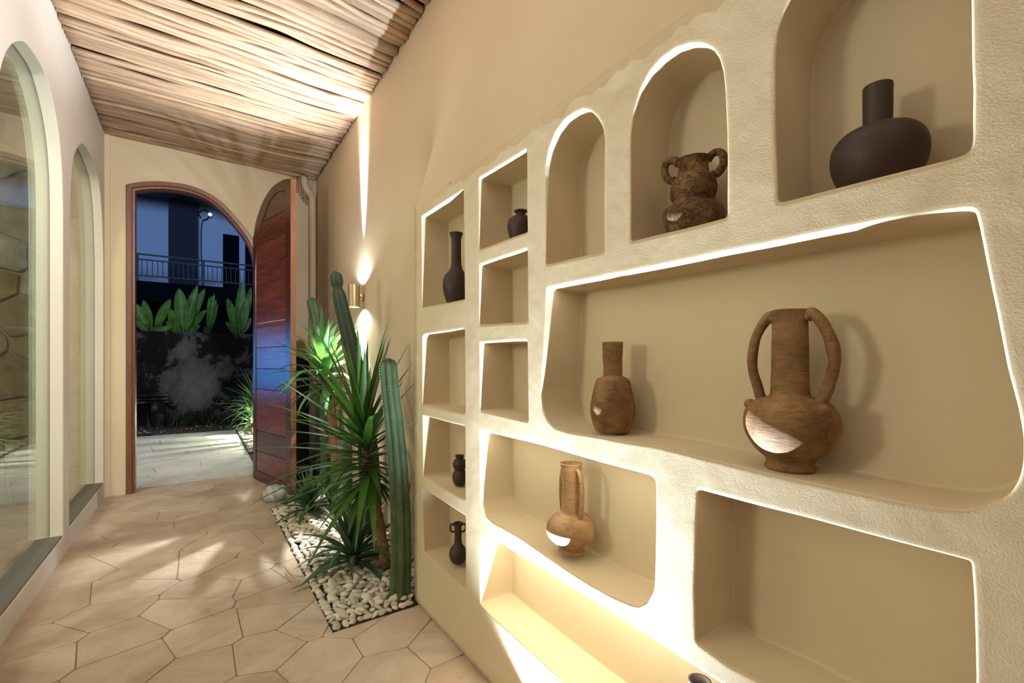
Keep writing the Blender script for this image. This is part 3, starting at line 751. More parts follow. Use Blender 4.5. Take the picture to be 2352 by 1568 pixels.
# amphora
XA = .926; pA = 1812
z8 = zat(1815, 1076, XA)
V[8], _ = build('amphora', pA+3, XA, z8, [(58, None), (62, 1070), (57, 1060), (62, 1050), (92, 1025), (112, 985), (108, 945), (88, 922), (58, 912), (48, 906), (46, 890), (44, 820), (42, 760), (42.5, 722), (44, 713)], M_CLAY, 'tall brown clay amphora with two long looped handles in the long niche', .85, .002, 17, sm=4)
for sgn in (-1, 1):
    k = 1.0
    handle(V[8], pA+3, XA, [(sgn*38, 732), (sgn*52, 722), (sgn*78, 748), (sgn*97, 790), (sgn*103, 835), (sgn*92, 880), (sgn*78, 915), (sgn*66, 925)], .0098, M_CLAY, PI/2)
    bm = bmesh.new(); bmesh.ops.create_icosphere(bm, subdivisions=3, radius=.0115)
    for v in bm.verts: v.co += v.co.normalized()*noise.noise(v.co*90)*.003
    r_ = pr(pA, XA, sgn*92); bm.transform(Matrix.Translation((-.02, -r_, zat(pA, 933, XA)-z8))); finish('clay_knob', bm, M_CLAY, V[8])
# jug in the row-four niche
XJ = .925; pJ = 1312
z9 = zat(pJ, 1266, XJ)
V[9], _ = build('handled_jug', pJ, XJ, z9, [(29, None), (31, 1264), (27, 1258), (33, 1250), (52, 1232), (57, 1214), (50, 1193), (34, 1180), (24, 1176), (22, 1160), (21.5, 1110), (24, 1072), (26.5, 1063)], M_CLAY2, 'light brown clay jug with two tall handles in the niche below the long one', .8, .0012, 23, sm=4)
fj = math.atan2(ray(pJ, 0).x, ray(pJ, 0).y)
for a_ in (fj+.95, fj+.95+PI):
    bm = bmesh.new(); P = []
    for s, py in [(21, 1078), (30, 1076), (37, 1095), (41, 1125), (39, 1155), (34, 1180), (31, 1190)]:
        r_ = pr(pJ, XJ, s); P.append((r_*math.cos(-a_), r_*math.sin(-a_), zat(pJ, py, XJ)-z9))
    P = spline(P, 5); tube(bm, P, .0072, 10, wob=.25, up=Vector((math.sin(-a_), -math.cos(-a_), 0))); finish('handle', bm, M_CLAY2, V[9], smooth=True)
# vase whose rim just shows at the bottom edge of the frame
XK = .93; pK = 1607
ztop = zat(pK, 1562, XK); zb_ = _bz+.0008
o = empty('bottle_vase', (XK, ray(pK, 0).y*XK/ray(pK, 0).x, zb_)); tag(o, 'dark vase at the bottom edge, only its rim showing in the lowest niche', 'vase')
hh = ztop-zb_; pts = spl1([(.03, 0), (.045, .02), (.055, hh*.35), (.042, hh*.62), (.022, hh*.75), (.020, hh*.9), (.025, hh)], 5)
bm = bmesh.new(); lathe(bm, pts+[(.021, hh), (.016, hh-.02), (.016, hh-.06)], 40); finish('body', bm, M_DARK, o)
# ---------------------------------------------------------------- wall sconce
SCX, SCY, SCZ = .965, 3.50, zat(815, 679, .965)
SCY = ray(813, 0).y*SCX/ray(813, 0).x
sc = empty('wall_sconce', (SCX, SCY, SCZ)); tag(sc, 'brushed brass cylinder up-and-down light mounted on the right wall', 'wall light')
bm = bmesh.new(); rr_ = .043; hz = .082
lathe(bm, [(rr_-.004, -hz+.02), (rr_-.004, -hz), (rr_, -hz), (rr_, hz), (rr_-.004, hz), (rr_-.004, hz-.02)], 40, closed=False); finish('lamp_body', bm, M_BRASS, sc, smooth=True, sharp=40)
for nm, z0 in (('lens', -hz+.022), ('lens', hz-.022)):
    bm = bmesh.new(); lathe(bm, [(rr_-.005, z0-.002), (rr_-.005, z0+.002)], 32); finish(nm, bm, M_LENS, sc, smooth=False)
bm = bmesh.new(); lathe(bm, [(.022, 0), (.024, .004), (.024, .028), (.02, .033)], 28); bm.transform(Matrix.Rotation(PI/2, 4, 'Y')); bm.transform(Matrix.Translation((.040, 0, 0))); finish('wall_mount', bm, M_BRASS, sc, sharp=40)
for dz, tgt in ((hz-.016, 3), (-hz+.016, -3)):
    lamp('sconce_wide_beam', 'SPOT', (SCX, SCY, SCZ+dz), 12, (.86, .93, 1), (SCX, SCY, SCZ+tgt), spot_size=math.radians(150), spot_blend=.5, shadow_soft_size=.012)
    lamp('sconce_beam', 'SPOT', (SCX, SCY, SCZ+dz), 250 if dz > 0 else 230, (.86, .93, 1), (SCX-(1.4 if dz > 0 else .75), SCY+(0 if dz > 0 else .25), SCZ+tgt), spot_size=math.radians(72), spot_blend=.8, shadow_soft_size=.012)
    lamp('sconce_narrow_beam', 'SPOT', (SCX, SCY, SCZ+dz), 1500 if dz > 0 else 500, (.80, .90, 1), (SCX+.10, SCY, SCZ+tgt), spot_size=math.radians(17), spot_blend=1.0, shadow_soft_size=.012)
# ---------------------------------------------------------------- drain pipe and gable sticks
pp_ = onY(718, 690, YB-.05); XP = pp_.x
bm = bmesh.new(); ztp = zc(XP)
tube(bm, [(XP, YB-.05, 0.02), (XP, YB-.05, 1.2), (XP, YB-.05, ztp-.26), (XP-.002, YB-.05, ztp-.21), (XP-.02, YB-.05, ztp-.165), (XP-.055, YB-.05, ztp-.12), (XP-.075, YB-.05, ztp-.08), (XP-.08, YB-.05, ztp-.03), (XP-.08, YB-.05, ztp+.01)], .035, 20)
pipe = tag(finish('drain_pipe', bm, M_PIPE, smooth=True), 'cream painted drain pipe with swan neck in the far right corner', 'pipe')
for k in range(7):
    bm = bmesh.new(); x = XP-.185+k*.022; zt_ = zc(x)-.005; l_ = .10+.028*k
    tube(bm, [(x, YB-.018, zt_-l_), (x+.002, YB-.017, zt_-l_*.5), (x, YB-.018, zt_)], .0105*R.uniform(.85, 1.1), 8)
    o = finish('gable_stick', bm, M_POLE); tag(o, 'short upright branch under the ceiling beside the drain pipe', 'branch', 'short upright branches in the far corner')
# ---------------------------------------------------------------- planter
PX0, PX1, PY0, PY1 = .476, XR, 2.035, YB+.1
LB = (H0+Nn*(TH+.01), Vector((P1.x, P1.y))+Nn*(TH+.01))
def inbed(x, y, s):
    if y > 4.0 and ((x, y) != (0, 0)) and (Vector((x, y))-LB[0]).dot(Nn) < s*.8: return False
    a, b = Vector((PX0, 4.02)), LB[1]; d = (b-a).normalized(); n = Vector((d.y, -d.x))
    return not (y > 3.95 and (Vector((x, y))-a).dot(n) < s*.8)
bm = bmesh.new(); vs = [bm.verts.new(p) for p in ((PX0, PY0, .004), (XN, PY0, .004), (XN, YC, .004), (PX1, YC, .004), (PX1, PY1, .004), (LB[0].x, PY1, .004), (LB[0].x, LB[0].y, .004), (LB[1].x, LB[1].y, .004), (PX0, 4.02, .004))]; bm.faces.new(vs)
struct(finish('planter_bed', bm, M_SOIL, smooth=False))
bm = bmesh.new(); box(bm, (PX0-.004, PY0-.004, 0.0), (PX0, 4.02, .006)); box(bm, (PX0-.004, PY0-.004, 0), (XN-.003, PY0, .006)); tag(finish('planter_edging', bm, M_STEEL, smooth=False), 'thin dark metal strip edging the pebble planter', 'edging')
# pebbles
protos = []
for k in range(8):
    bm = bmesh.new(); bmesh.ops.create_icosphere(bm, subdivisions=3, radius=1)
    sx, sy, sz = R.uniform(.85, 1.2), R.uniform(.62, .85), R.uniform(.36, .52)
    for v in bm.verts:
        p = v.co.copy(); d = 1+.16*noise.noise(p*.9+Vector((k*5, 0, 0)))+.05*noise.noise(p*2+Vector((k*5, 3, 0)))
        v.co = Vector((p.x*sx, p.y*sy, p.z*sz))*d
    for f_ in bm.faces: f_.smooth = True
    me = bpy.data.meshes.new('pebble'); bm.to_mesh(me); bm.free(); me.materials.append(M_PEB); protos.append(me)
spots = []; 
def okp(x, y, z, s):
    for a, b, c, d in spots:
        dx = x-a; dy = y-b
        if dx*dx+dy*dy < ((s+d)*.76)**2 and abs(z-c) < .010: return False
    return True
cell = {}
def near(x, y):
    i, j = int(x/.08), int(y/.08)
    for a in (-1, 0, 1):
        for b in (-1, 0, 1):
            for t in cell.get((i+a, j+b), ()): yield t
for yy_ in range(150):
    for x, y in ((PX0+.013, PY0+.015+yy_*.031), (PX0+.02+yy_*.032, PY0+.013)):
        if y > PY1-.1 or x > XN-.02 or not inbed(x, y, .02): continue
        s = R.uniform(.018, .025); x += R.uniform(0, .004); z = .011+R.uniform(0, .003); cell.setdefault((int(x/.08), int(y/.08)), []).append((x, y, z, s)); spots.append((x, y, z, s))
for lay, (zl, tries) in enumerate(((.012, 15000), (.026, 7000))):
    for _ in range(tries):
        s = R.uniform(.018, .034) if lay else R.uniform(.017, .035)
        y = PY0+(R.random()**1.25)*(PY1-.15-PY0); x = R.uniform(PX0+s*.9+.002, (XN-s*.9 if y < YC+.03 else PX1-s*.9-.004))
        if lay and (x-PX0 < .045 or y-PY0 < .04): continue
        if y < PY0+s*.9: y = PY0+s*.9
        if not inbed(x, y, s): continue
        ok = True
        for a, b, c, d in near(x, y):
            if (x-a)**2+(y-b)**2 < ((s+d)*(.70 if abs(zl-c) < .008 else .30))**2: ok = False; break
        if ok:
            z = zl+R.uniform(-.002, .003); cell.setdefault((int(x/.08), int(y/.08)), []).append((x, y, z, s)); spots.append((x, y, z, s))
print('pebbles', len(spots))
fwd = lambda p: p[0]*S_+p[1]*C_
spots.sort(key=lambda p: fwd(p)-p[2]*4)
rest = bmesh.new()
for k, (x, y, z, s) in enumerate(spots):
    me = R.choice(protos); e = (R.uniform(-.35, .35), R.uniform(-.35, .35), R.uniform(0, 6.3))
    if k < 300:
        o = bpy.data.objects.new('pebble', me); COL.objects.link(o); o.location = (x, y, z); o.rotation_euler = e; o.scale = (s,)*3
        tag(o, 'smooth cream pebble in the front of the planter bed', 'pebble', 'pebbles at the front of the planter')
    else:
        from mathutils import Euler
        M4 = Matrix.Translation((x, y, z)) @ Euler(e).to_matrix().to_4x4() @ Matrix.Scale(s, 4)
        n0 = len(rest.verts); rest.from_mesh(me); rest.verts.ensure_lookup_table()
        for v in rest.verts[n0:]: v.co = M4 @ v.co
o = finish('pebble_bed', rest, M_PEB, smooth=True, recalc=False); tag(o, 'cream pebbles covering the rear of the planter', 'pebbles', kind='stuff')
# white rock by the door
pk_ = onZ(637, 1152); bm = bmesh.new(); bmesh.ops.create_icosphere(bm, subdivisions=4, radius=1)
for v in bm.verts:
    p = v.co.copy(); d = 1+.20*noise.noise(p*1.3+Vector((4, 2, 0)))+.12*noise.noise(p*3.2)+.05*noise.noise(p*8)
    v.co = Vector((p.x*.092, p.y*.075, max(-.75, p.z)*.078))*d
o = finish('rock', bm, M_ROCK, smooth=True); o.location = (pk_.x-.01, pk_.y+.03, .060); tag(o, 'rough white rock on the floor at the foot of the door', 'rock')
# ---------------------------------------------------------------- plants
def blade(bm, b, d, L_, w_, droop, seg=9, fold=.35, tip=.7):
    d = Vector(d).normalized(); b = Vector(b); side = d.cross(Vector((0, 0, 1)))
    if side.length < .05: side = Vector((1, 0, 0))
    side.normalize(); p = b.copy(); rows = []; dirv = d.copy()
    for k in range(seg+1):
        t = k/seg; up_ = side.cross(dirv).normalized()
        wd = w_*(.55+.45*min(1, t*4))*(1-max(0, (t-tip*.3))/(1-tip*.3))**.75 if t < 1 else .0004
        rows.append((bm.verts.new(p-side*wd+up_*wd*fold), bm.verts.new(p), bm.verts.new(p+side*wd+up_*wd*fold)))
        dirv = (dirv+Vector((0, 0, -droop*(t+.15)/seg*2))).normalized(); p = p+dirv*(L_/seg)
    for k in range(seg):
        a, c = rows[k], rows[k+1]
        bm.faces.new((a[0], a[1], c[1], c[0])); bm.faces.new((a[1], a[2], c[2], c[1]))
def inside(x, y, z): return x < upx(y, max(z, ZT))-.01
def clampwall(bm, off, ymax=YB-.01):
    for v in bm.verts:
        w_ = v.co+off
        lim = (XR if w_.z < ZT else upx(w_.y, w_.z))-.006
        if w_.x > lim: w_.x = lim
        if w_.y < YC+.01 and w_.x > XN-.006: w_.x = XN-.006
        if w_.z < .02: w_.z = .02
        v.co = w_-off
def yucca(name, base_, stem, crown, n, Lr, wr_, m, label, cat='plant', seed=1, bias=None, droop=(.1, .9), trunk_r=.024, e0=-30, e1=80):
    rs = random.Random(seed); e = empty(name, base_); tag(e, label, cat); B = Vector(base_)
    bm = bmesh.new(); P = spline([Vector(p)-B for p in stem], 6); k = len(P)
    tube(bm, P, [trunk_r*(1.25-.45*j/k)*(1+.06*math.sin(j*2.3)) for j in range(k)], 14, wob=.2); finish('trunk', bm, M_TRUNK, e)
    bm = bmesh.new(); Cp = [Vector(p)-B for p in crown]; cp = spline(Cp, 8)
    for i in range(n):
        t = i/(n-1); p = cp[min(len(cp)-1, int(t*(len(cp)-1)))]
        az = i*2.39996+rs.uniform(-.25, .25); el = math.radians(e0+(e1-e0)*t**1.1+rs.uniform(-12, 12))
        d = Vector((math.cos(az)*math.cos(el), math.sin(az)*math.cos(el), math.sin(el)))
        if bias: d = (d+Vector(bias)*(1-abs(math.sin(el)))*.6).normalized()
        L_ = Lr*rs.uniform(.75, 1.1)*(1-.15*abs(t-.5)); dr = rs.uniform(*droop)*(1-.6*t)
        L_ *= .42+.58*min(1, t*4)
        tp = B+p+d*L_
        if tp.x > XR+.03: L_ *= .8
        if tp.y < 2.42 and tp.x > .66 and el < 1.2: L_ *= .45
        blade(bm, p+d*.012, d, L_, wr_*rs.uniform(.8, 1.15), dr)
    clampwall(bm, B); finish('foliage', bm, m, e, smooth=True, recalc=False); return e
def at(px, py, t): return O+ray(px, py)*t
yb1 = onZ(886, 1303, .03)
tb1 = 2.52
yucca('yucca', yb1, [yb1, at(875, 1220, 2.52), at(862, 1150, 2.5), at(848, 1085, 2.48), at(838, 1010, 2.47)], [at(852, 1115, 2.48), at(845, 1070, 2.47), at(838, 1020, 2.46), at(832, 980, 2.45)], 100, .62, .0225, M_YUC, 'large spiky green yucca with a bare brown trunk at the front of the planter', seed=4, bias=(-.5, -.05, 0), e0=-38, e1=80)
yb2 = onZ(790, 1175, .03)
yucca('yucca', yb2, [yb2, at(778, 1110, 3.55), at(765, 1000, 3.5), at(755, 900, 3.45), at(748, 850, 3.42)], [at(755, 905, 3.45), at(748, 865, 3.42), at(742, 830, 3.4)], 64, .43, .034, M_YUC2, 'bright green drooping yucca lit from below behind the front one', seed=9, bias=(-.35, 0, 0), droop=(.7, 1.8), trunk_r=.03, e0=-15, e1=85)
def cactus(name, base_, stem, rad, m, label, ribs=7, head=None, amp=.2, taper=.82):
    e = empty(name, base_); tag(e, label, 'cactus'); B = Vector(base_); P = spline([Vector(p)-B for p in stem], 10); k = len(P)-1
    bm = bmesh.new(); sp = bmesh.new(); n = ribs*6; rings = []; tot = sum((P[i+1]-P[i]).length for i in range(k)); s = 0
    for i, p in enumerate(P):
        if i: s += (P[i]-P[i-1]).length
        rem = tot-s; t = (P[min(i+1, k)]-P[max(0, i-1)]).normalized(); a = t.cross(Vector((0, 1, 0))).normalized(); b = a.cross(t)*-1
        rr = rad*(1-(1-taper)*s/tot)
        if rem < rr: rr *= math.sqrt(max(.02, 1-(1-rem/rr)**2))
        if head:
            hl, hr = head
            if abs(rem-hl) < .035: rr *= .66+.34*min(1, abs(rem-hl)/.035)
        ring = []
        for q_ in range(n):
            th = 2*PI*q_/n; md = 1-amp*(1-abs(math.cos(ribs*th/2))**.8*1.0)
            v_ = p+(a*math.cos(th)+b*math.sin(th))*rr*md; ring.append(bm.verts.new(v_))
            if q_ % 6 == 0 and i % 1 == 0 and rem > .01:
                out = (a*math.cos(th)+b*math.sin(th))
                for z_ in range(2):
                    dd = (out+t*(.6-1.2*z_)).normalized(); c_ = p+out*rr*md*.995+t*(.012*(z_-.5))
                    u1 = dd.cross(t).normalized()*.0020; u2 = dd.cross(u1).normalized()*.0020; tip_ = c_+dd*.0045
                    vv = [sp.verts.new(c_+u1), sp.verts.new(c_-u1*.5+u2), sp.verts.new(c_-u1*.5-u2), sp.verts.new(tip_)]
                    sp.faces.new((vv[0], vv[1], vv[3])); sp.faces.new((vv[1], vv[2], vv[3])); sp.faces.new((vv[2], vv[0], vv[3]))
        rings.append(ring)
    for i in range(k):
        for q_ in range(n): bm.faces.new((rings[i][q_], rings[i][(q_+1) % n], rings[i+1][(q_+1) % n], rings[i+1][q_]))
    bm.faces.new(rings[-1]); finish('stem', bm, m, e, smooth=True); finish('spines', sp, M_SPINE, e, smooth=False)['kind'] = 'stuff'; return e
cb1 = onZ(918, 1372, .01)
def ext(pxs, t0, t1, b0):
    n = len(pxs); return [b0]+[at(p[0], p[1], t0+(t1-t0)*(i+1)/n) for i, p in enumerate(pxs)]
fw = lambda v: v.x*S_+v.y*C_
cactus('column_cactus', cb1, ext([(921, 1250), (917, 1120), (906, 980), (896, 890), (891, 822)], fw(cb1), fw(cb1), cb1), .053, M_CAC, 'green column cactus standing against the corner of the niche wall', 5, amp=.42)
cb2 = onZ(850, 1226, .01)
cactus('column_cactus', cb2, ext([(849, 1100), (840, 980), (825, 880), (800, 770), (781, 690), (769, 622)], fw(cb2), fw(cb2)-.15, cb2), .078, M_CACD, 'tallest dark cactus leaning left below the wall light, with a round tip', 7, head=(.11, 0), taper=.50, amp=.28)
cb3 = onZ(757, 1136, .01)
cactus('column_cactus', cb3, ext([(757, 1050), (752, 930), (740, 820), (727, 740), (716, 683)], fw(cb3), fw(cb3), cb3), .08, M_CAC, 'column cactus at the back of the planter, by the drain pipe', 7, taper=.62, amp=.28)
cb4 = onZ(808, 1150, .01)
cactus('column_cactus', cb4, ext([(800, 1080), (797, 1010), (795, 960)], fw(cb4), fw(cb4), cb4), .06, M_CAC, 'short cactus half hidden behind the yucca crowns', 6, taper=.8)
def agave(base_, n, Lr, wr_, label, seed, m=M_AGA, el0=5, el1=75, droop=(.5, 1.2), bias=None):
    rs = random.Random(seed); e = empty('agave', base_); tag(e, label, 'plant'); B = Vector(base_); bm = bmesh.new()
    for i in range(n):
        t = i/(n-1); az = i*2.39996+rs.uniform(-.2, .2); el = math.radians(el0+(el1-el0)*t+rs.uniform(-8, 8))
        d = Vector((math.cos(az)*math.cos(el), math.sin(az)*math.cos(el), math.sin(el)))
        if bias: d = (d+Vector(bias)).normalized()
        blade(bm, Vector((0, 0, .03+.05*t))+d*.02, d, Lr*rs.uniform(.8, 1.1), wr_*rs.uniform(.85, 1.15), rs.uniform(*droop)*(1-.4*t), fold=.3)
    clampwall(bm, B); finish('foliage', bm, m, e, smooth=True, recalc=False)
    bm = bmesh.new(); lathe(bm, [(.022, 0), (.026, .03), (.02, .08)], 16); finish('trunk', bm, M_TRUNK, e)
    return e
a1 = onZ(812, 1300, .02); agave(a1, 46, .34, .024, 'dark green agave rosette on the pebbles below the front yucca', 3)
a2 = onZ(712, 1180, .02); agave(a2, 40, .31, .021, 'agave rosette beside the white rock near the door', 5, bias=(-.1, -.1, 0))
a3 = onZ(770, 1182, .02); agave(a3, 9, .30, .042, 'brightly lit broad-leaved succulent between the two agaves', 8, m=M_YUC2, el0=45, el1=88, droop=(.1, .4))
# ---------------------------------------------------------------- outdoors
rs = random.Random(21); seeds = []
for _ in range(6000):
    p = (rs.uniform(-3.5, 2.2), rs.uniform(YB, 9.4))
    if all((p[0]-s[0])**2+(p[1]-s[1])**2 > .33**2 for s in seeds): seeds.append(p)
flagstones('patio_paving', seeds, (-3.5, YB+.205, 2.2, 9.15), M_FLAG2, 0.0, .003, grout=M_GROUT)
bm = bmesh.new(); bmesh.ops.create_grid(bm, x_segments=90, y_segments=30, size=1)
for v in bm.verts:
    v.co = Vector((v.co.x*5, 10.0+v.co.y*.86, 0)); v.co.z = noise.noise(v.co*9)*.035+noise.noise(v.co*25)*.02
struct(finish('gravel_ground', bm, M_GRAV))
bm = bmesh.new(); box(bm, (-5, 10.7, -.1), (5, 10.95, 1.74)); bmesh.ops.bevel(bm, geom=bm.edges, offset=.01, segments=2); tag(finish('retaining_wall', bm, M_CONC, smooth=False), 'stained grey concrete retaining wall outside the doorway', 'wall')
bm = bmesh.new(); box(bm, (-5, 10.95, -.1), (5, 14.9, 1.66)); struct(finish('raised_ground', bm, M_SOIL, smooth=False))
# gravel stones as stuff
bm = bmesh.new()
for k in range(170):
    x, y = rs.uniform(-2, 1.6), rs.uniform(9.25, 10.6); s = rs.uniform(.006, .020)
    r_ = bmesh.ops.create_icosphere(bm, subdivisions=1, radius=s); bmesh.ops.translate(bm, vec=(x, y, .02), verts=r_['verts'])
o = finish('gravel_stones', bm, M_GSTONE, smooth=False); tag(o, 'pale loose stones scattered on the dark ground', 'gravel', kind='stuff')
# weeds at the wall foot
bm = bmesh.new()
for k in range(420):
    x = rs.gauss(.0, .45); y = rs.uniform(10.0, 10.4); az = rs.uniform(0, 6.28); blade(bm, (x, y, .0), (math.cos(az)*.5, math.sin(az)*.5-.1, 1), rs.uniform(.15, .42), .006, rs.uniform(.3, 1.2), seg=5)
o = finish('weeds', bm, leafm('weed_leaf', (.015, .035, .01), (.03, .06, .02)), recalc=False); tag(o, 'dark weeds growing along the foot of the concrete wall', 'weeds', kind='stuff')
# planks lying at the wall
for k in range(3):
    bm = bmesh.new(); box(bm, (-1.7, 10.45, .42+.06*k), (-.45, 10.65, .455+.06*k)); bmesh.ops.bevel(bm, geom=bm.edges, offset=.004, segments=1)
    tag(finish('plank', bm, M_CONC, smooth=False), 'weathered plank stacked against the concrete wall', 'plank', 'planks stacked at the concrete wall')
for k in range(2):
    bm = bmesh.new(); box(bm, (-1.6+.9*k, 10.42, 0), (-1.4+.9*k, 10.66, .42)); tag(finish('block', bm, M_CONC, smooth=False), 'concrete block under the stacked planks', 'block', 'blocks under the planks')
# paddle-leaf plants on the raised ground
def paddle(bm, b, d, L_, w_, droop, seg=12):
    d = Vector(d).normalized(); p = Vector(b); side = d.cross(Vector((0, -1, .2))).normalized(); rows = []; dv = d.copy()
    for k in range(seg+1):
        t = k/seg; nrm = side.cross(dv).normalized()
        wd = .010 if t < .22 else w_*max(.02, math.sin(PI*min(1, (t-.2)/.8))**.6)
        rows.append((bm.verts.new(p-side*wd+nrm*wd*.28), bm.verts.new(p-side*wd*.5+nrm*wd*.1), bm.verts.new(p), bm.verts.new(p+side*wd*.5+nrm*wd*.1), bm.verts.new(p+side*wd+nrm*wd*.28)))
        dv = (dv+Vector((0, 0, -droop*t/seg*2))).normalized(); p = p+dv*(L_/seg)
    for k in range(seg):
        for j in range(4): bm.faces.new((rows[k][j], rows[k][j+1], rows[k+1][j+1], rows[k+1][j]))
def paddle_plant(px, specs, label):
    Y = 11.25; b = onY(px, 770, Y); b.z = 1.66; e = empty('paddle_leaf_plant', b); tag(e, label, 'plant')
    bm = bmesh.new(); st = bmesh.new()
    for tx, ty, w_ in specs:
        tp = onY(tx, ty, Y-.1)-b; L_ = tp.length; bs = Vector((rs.uniform(-.05, .05), rs.uniform(-.1, .1), 0)); paddle(bm, bs, tp-bs+Vector((0, 0, .12*L_)), L_*1.05, w_*.72, .35)
    finish('foliage', bm, M_BAN, e, recalc=False); tube(st, [(0, 0, 0), (0, 0, .12)], .05, 12); finish('stalk', st, M_BAN, e)
paddle_plant(345, [(312, 700, .12), (330, 690, .10), (390, 690, .11), (308, 735, .09), (372, 745, .09), (395, 750, .08)], 'broad-leaved plant at the left end of the concrete wall top')
paddle_plant(420, [(412, 668, .16), (393, 712, .15), (442, 692, .13), (452, 660, .10), (468, 668, .11), (470, 715, .09), (462, 745, .09), (385, 742, .08)], 'broad-leaved plant at the middle of the concrete wall top')
paddle_plant(478, [(486, 680, .06), (492, 678, .05), (496, 690, .05), (480, 685, .05), (500, 700, .05), (470, 750, .08)], 'narrow-leaved plant between the broad-leaved plants on the wall')
paddle_plant(550, [(524, 690, .12), (557, 650, .12), (550, 700, .10), (566, 690, .12), (520, 740, .10), (575, 730, .12), (575, 665, .1)], 'broad-leaved plant at the right end of the concrete wall top')
# house beyond
Yh = 15.0
hb = empty('house', (0, Yh, 0)); tag(hb, 'pale two-storey house with a railed balcony beyond the retaining wall', 'house')
def hx(px): return onY(px, 800, Yh).x
def hz_(py, px=430): return onY(px, py, Yh).z
def part(nm, m, a, b, par=hb, bev=0):
    bm = bmesh.new(); box(bm, a, b)
    if bev: bmesh.ops.bevel(bm, geom=bm.edges, offset=bev, segments=1)
    o = finish(nm, bm, m, smooth=False); o.parent = par; o.matrix_parent_inverse = Matrix.Translation(-par.location); return o
zsl = hz_(648); zr = hz_(470); zt0, zb0 = onY(306, 592, Yh-1.15).z, onY(306, 632, Yh-1.15).z
part('wall', M_BLUEW, (-5, Yh, 0), (5, Yh+.3, zr+1.6))
part('balcony_slab', M_BLK, (-5, Yh-1.2, zb0-.6), (5, Yh, zb0-.12))
part('eave', M_ROOFT, (-5, Yh-1.0, zr+.02), (5, Yh, zr+.5)); part('roof', M_BLK, (-5, Yh-1.6, zr+.95), (5, Yh+.2, zr+1.4))
part('column', mat('dark_column', (.035, .035, .04), .9, spec=.1), (hx(388), Yh-.25, 0), (hx(455), Yh, zr+.05))
part('doorway', M_BLK, (hx(512), Yh-.04, zsl-.1), (hx(549), Yh, hz_(540, 530)))
part('doorway', M_BLK, (hx(563), Yh-.05, zsl-.1), (hx(600)+1, Yh, hz_(545, 560)))
part('lower_wall', M_BLK, (-5, Yh-.1, 0), (5, Yh, zsl-.5))
rl = empty('railing', (0, 0, 0)); rl.parent = hb; rl.location = (0, -1.15, 0)
bm = bmesh.new(); 
YR = Yh-1.15
for (za, zb1_) in ((zt0+.09, zt0+.125), (zt0-.03, zt0), (zb0, zb0+.03)): box(bm, (-3, YR-.02, za), (3, YR+.02, zb1_))
bm.transform(Matrix.Translation((0, -YR, 0))); finish('rail', bm, M_RAIL, rl, smooth=False)
bm = bmesh.new()
for k in range(62):
    x = -3+k*.1; box(bm, (x-.008, YR-.008, zb0), (x+.008, YR+.008, zt0-.03))
bm.transform(Matrix.Translation((0, -YR, 0))); o = finish('balusters', bm, M_RAIL, rl, smooth=False); o['kind'] = 'stuff'
for x in (hx(336)-.1, hx(455)+.1, 1.6):
    bm = bmesh.new(); box(bm, (x-.04, -.04, zb0-.15), (x+.04, .04, zt0+.10)); finish('post', bm, M_RAIL, rl, smooth=False)
bm = bmesh.new(); lp = onY(462, 500, Yh-.03)
tube(bm, spline([lp+Vector((.0, 0, -.0)), lp+Vector((-.06, 0, .12)), lp+Vector((.08, -.05, .22)), lp+Vector((.2, -.05, .12)), lp+Vector((.12, -.03, -.02)), lp+Vector((.02, 0, -.12)), lp+Vector((.0, 0, -.7)), lp+Vector((.02, 0, -1.7))], 6), .014, 6)
o = finish('cable', bm, M_RAIL); o.parent = hb; o.matrix_parent_inverse = Matrix.Translation(-hb.location)
bm = bmesh.new(); r_ = bmesh.ops.create_uvsphere(bm, u_segments=12, v_segments=8, radius=.05); bmesh.ops.translate(bm, vec=lp+Vector((.2, -.1, .1)), verts=r_['verts'])
o = finish('bulb', bm, emis('dim_bulb', (.6, .8, 1), 1.0)); o.parent = hb; o.matrix_parent_inverse = Matrix.Translation(-hb.location)
# outdoor planter beside the path: yucca, pebbles, rock, spot light
ob = onZ(575, 1035); XO = .52
bm = bmesh.new(); vs = [bm.verts.new(p) for p in ((XO, YB+.3, .006), (2.2, YB+.3, .006), (2.2, 9.15, .006), (XO, 9.15, .006))]; bm.faces.new(vs); struct(finish('outdoor_planter_bed', bm, M_SOIL, smooth=False))
from mathutils import Euler
rest = bmesh.new()
for k in range(900):
    x, y = XO+.03+abs(rs.gauss(0, .25)), rs.uniform(6.6, 9.1); me = rs.choice(protos); s = rs.uniform(.02, .035)
    M4 = Matrix.Translation((x, y, .018+rs.uniform(0, .015))) @ Euler((0, 0, rs.uniform(0, 6))).to_matrix().to_4x4() @ Matrix.Scale(s, 4)
    n0 = len(rest.verts); rest.from_mesh(me); rest.verts.ensure_lookup_table()
    for v in rest.verts[n0:]: v.co = M4 @ v.co
o = finish('outdoor_pebble_bed', rest, M_PEB, smooth=True, recalc=False); tag(o, 'white pebbles in the planter outside the doorway', 'pebbles', kind='stuff')
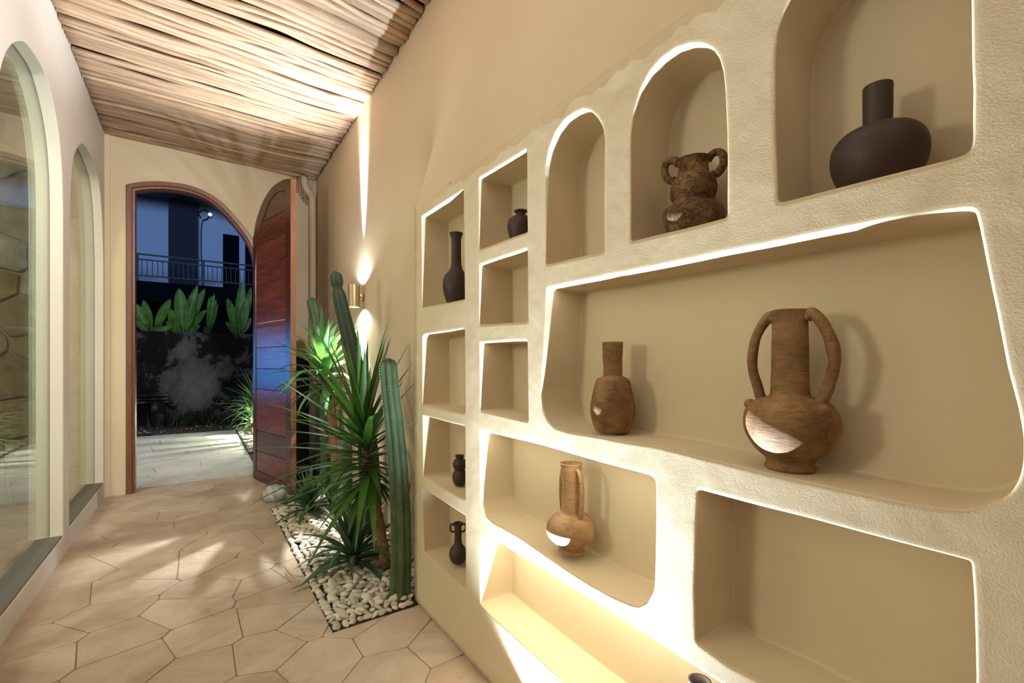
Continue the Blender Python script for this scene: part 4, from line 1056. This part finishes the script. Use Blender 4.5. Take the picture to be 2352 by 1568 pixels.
def oyucca(b, n, Lr, seed, label, zc_=.45):
    e = empty('yucca', b); tag(e, label, 'plant'); r2_ = random.Random(seed); bm = bmesh.new()
    for i in range(n):
        t = i/(n-1); az = i*2.39996; el = math.radians(-25+100*t+r2_.uniform(-10, 10)); d = Vector((math.cos(az)*math.cos(el), math.sin(az)*math.cos(el), math.sin(el)))
        blade(bm, Vector((0, 0, zc_+.15*t))+d*.02, d, Lr*r2_.uniform(.8, 1.1), .017, r2_.uniform(.2, .7))
    finish('foliage', bm, M_YUC2, e, recalc=False); bm = bmesh.new(); tube(bm, [(0, 0, 0), (.01, 0, zc_*.5), (0, 0, zc_+.1)], .03, 12); finish('trunk', bm, M_TRUNK, e)
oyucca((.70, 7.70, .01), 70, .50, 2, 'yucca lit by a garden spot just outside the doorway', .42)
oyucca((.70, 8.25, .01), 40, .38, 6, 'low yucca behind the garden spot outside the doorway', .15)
gl = empty('garden_spot', (.74, 8.62, .02)); tag(gl, 'small black garden spotlight among pebbles outside the doorway', 'spotlight')
bm = bmesh.new(); lathe(bm, [(.028, -.05), (.035, -.04), (.038, .04), (.034, .045), (.034, .03)], 24, closed=False); bm.transform(Matrix.Translation((0, 0, .26)) @ Matrix.Rotation(math.radians(-70), 4, 'Y') @ Matrix.Rotation(math.radians(0), 4, 'Z')); finish('lamp_head', bm, M_STEEL, gl)
bm = bmesh.new(); r_ = bmesh.ops.create_uvsphere(bm, u_segments=16, v_segments=10, radius=.022); bm.transform(Matrix.Translation((-.02, 0, .265))); finish('lens', bm, M_LENS, gl)
bm = bmesh.new(); tube(bm, [(0, 0, 0), (0, 0, .22)], .008, 8); finish('stake', bm, M_STEEL, gl)
bm = bmesh.new(); box(bm, (.52, 5.75, 0), (1.5, 5.85, 1.7)); struct(finish('dark_backing_panel', bm, mat('dark_backing', (.02, .02, .02), .9), smooth=False))  # dark panel added to keep the low opening behind the leaf black
# corridor roof slab above the poles keeps the night sky out
bm = bmesh.new(); box(bm, (-3.8, -1.9, 3.42), (1.6, YB+.45, 3.5)); struct(finish('roof_slab', bm, M_CEILB, smooth=False))
bm = bmesh.new(); box(bm, (XR+.26, -1.9, 0), (XR+.36, YB+.4, 3.42)); struct(finish('wall_right_core', bm, M_CEILB, smooth=False))
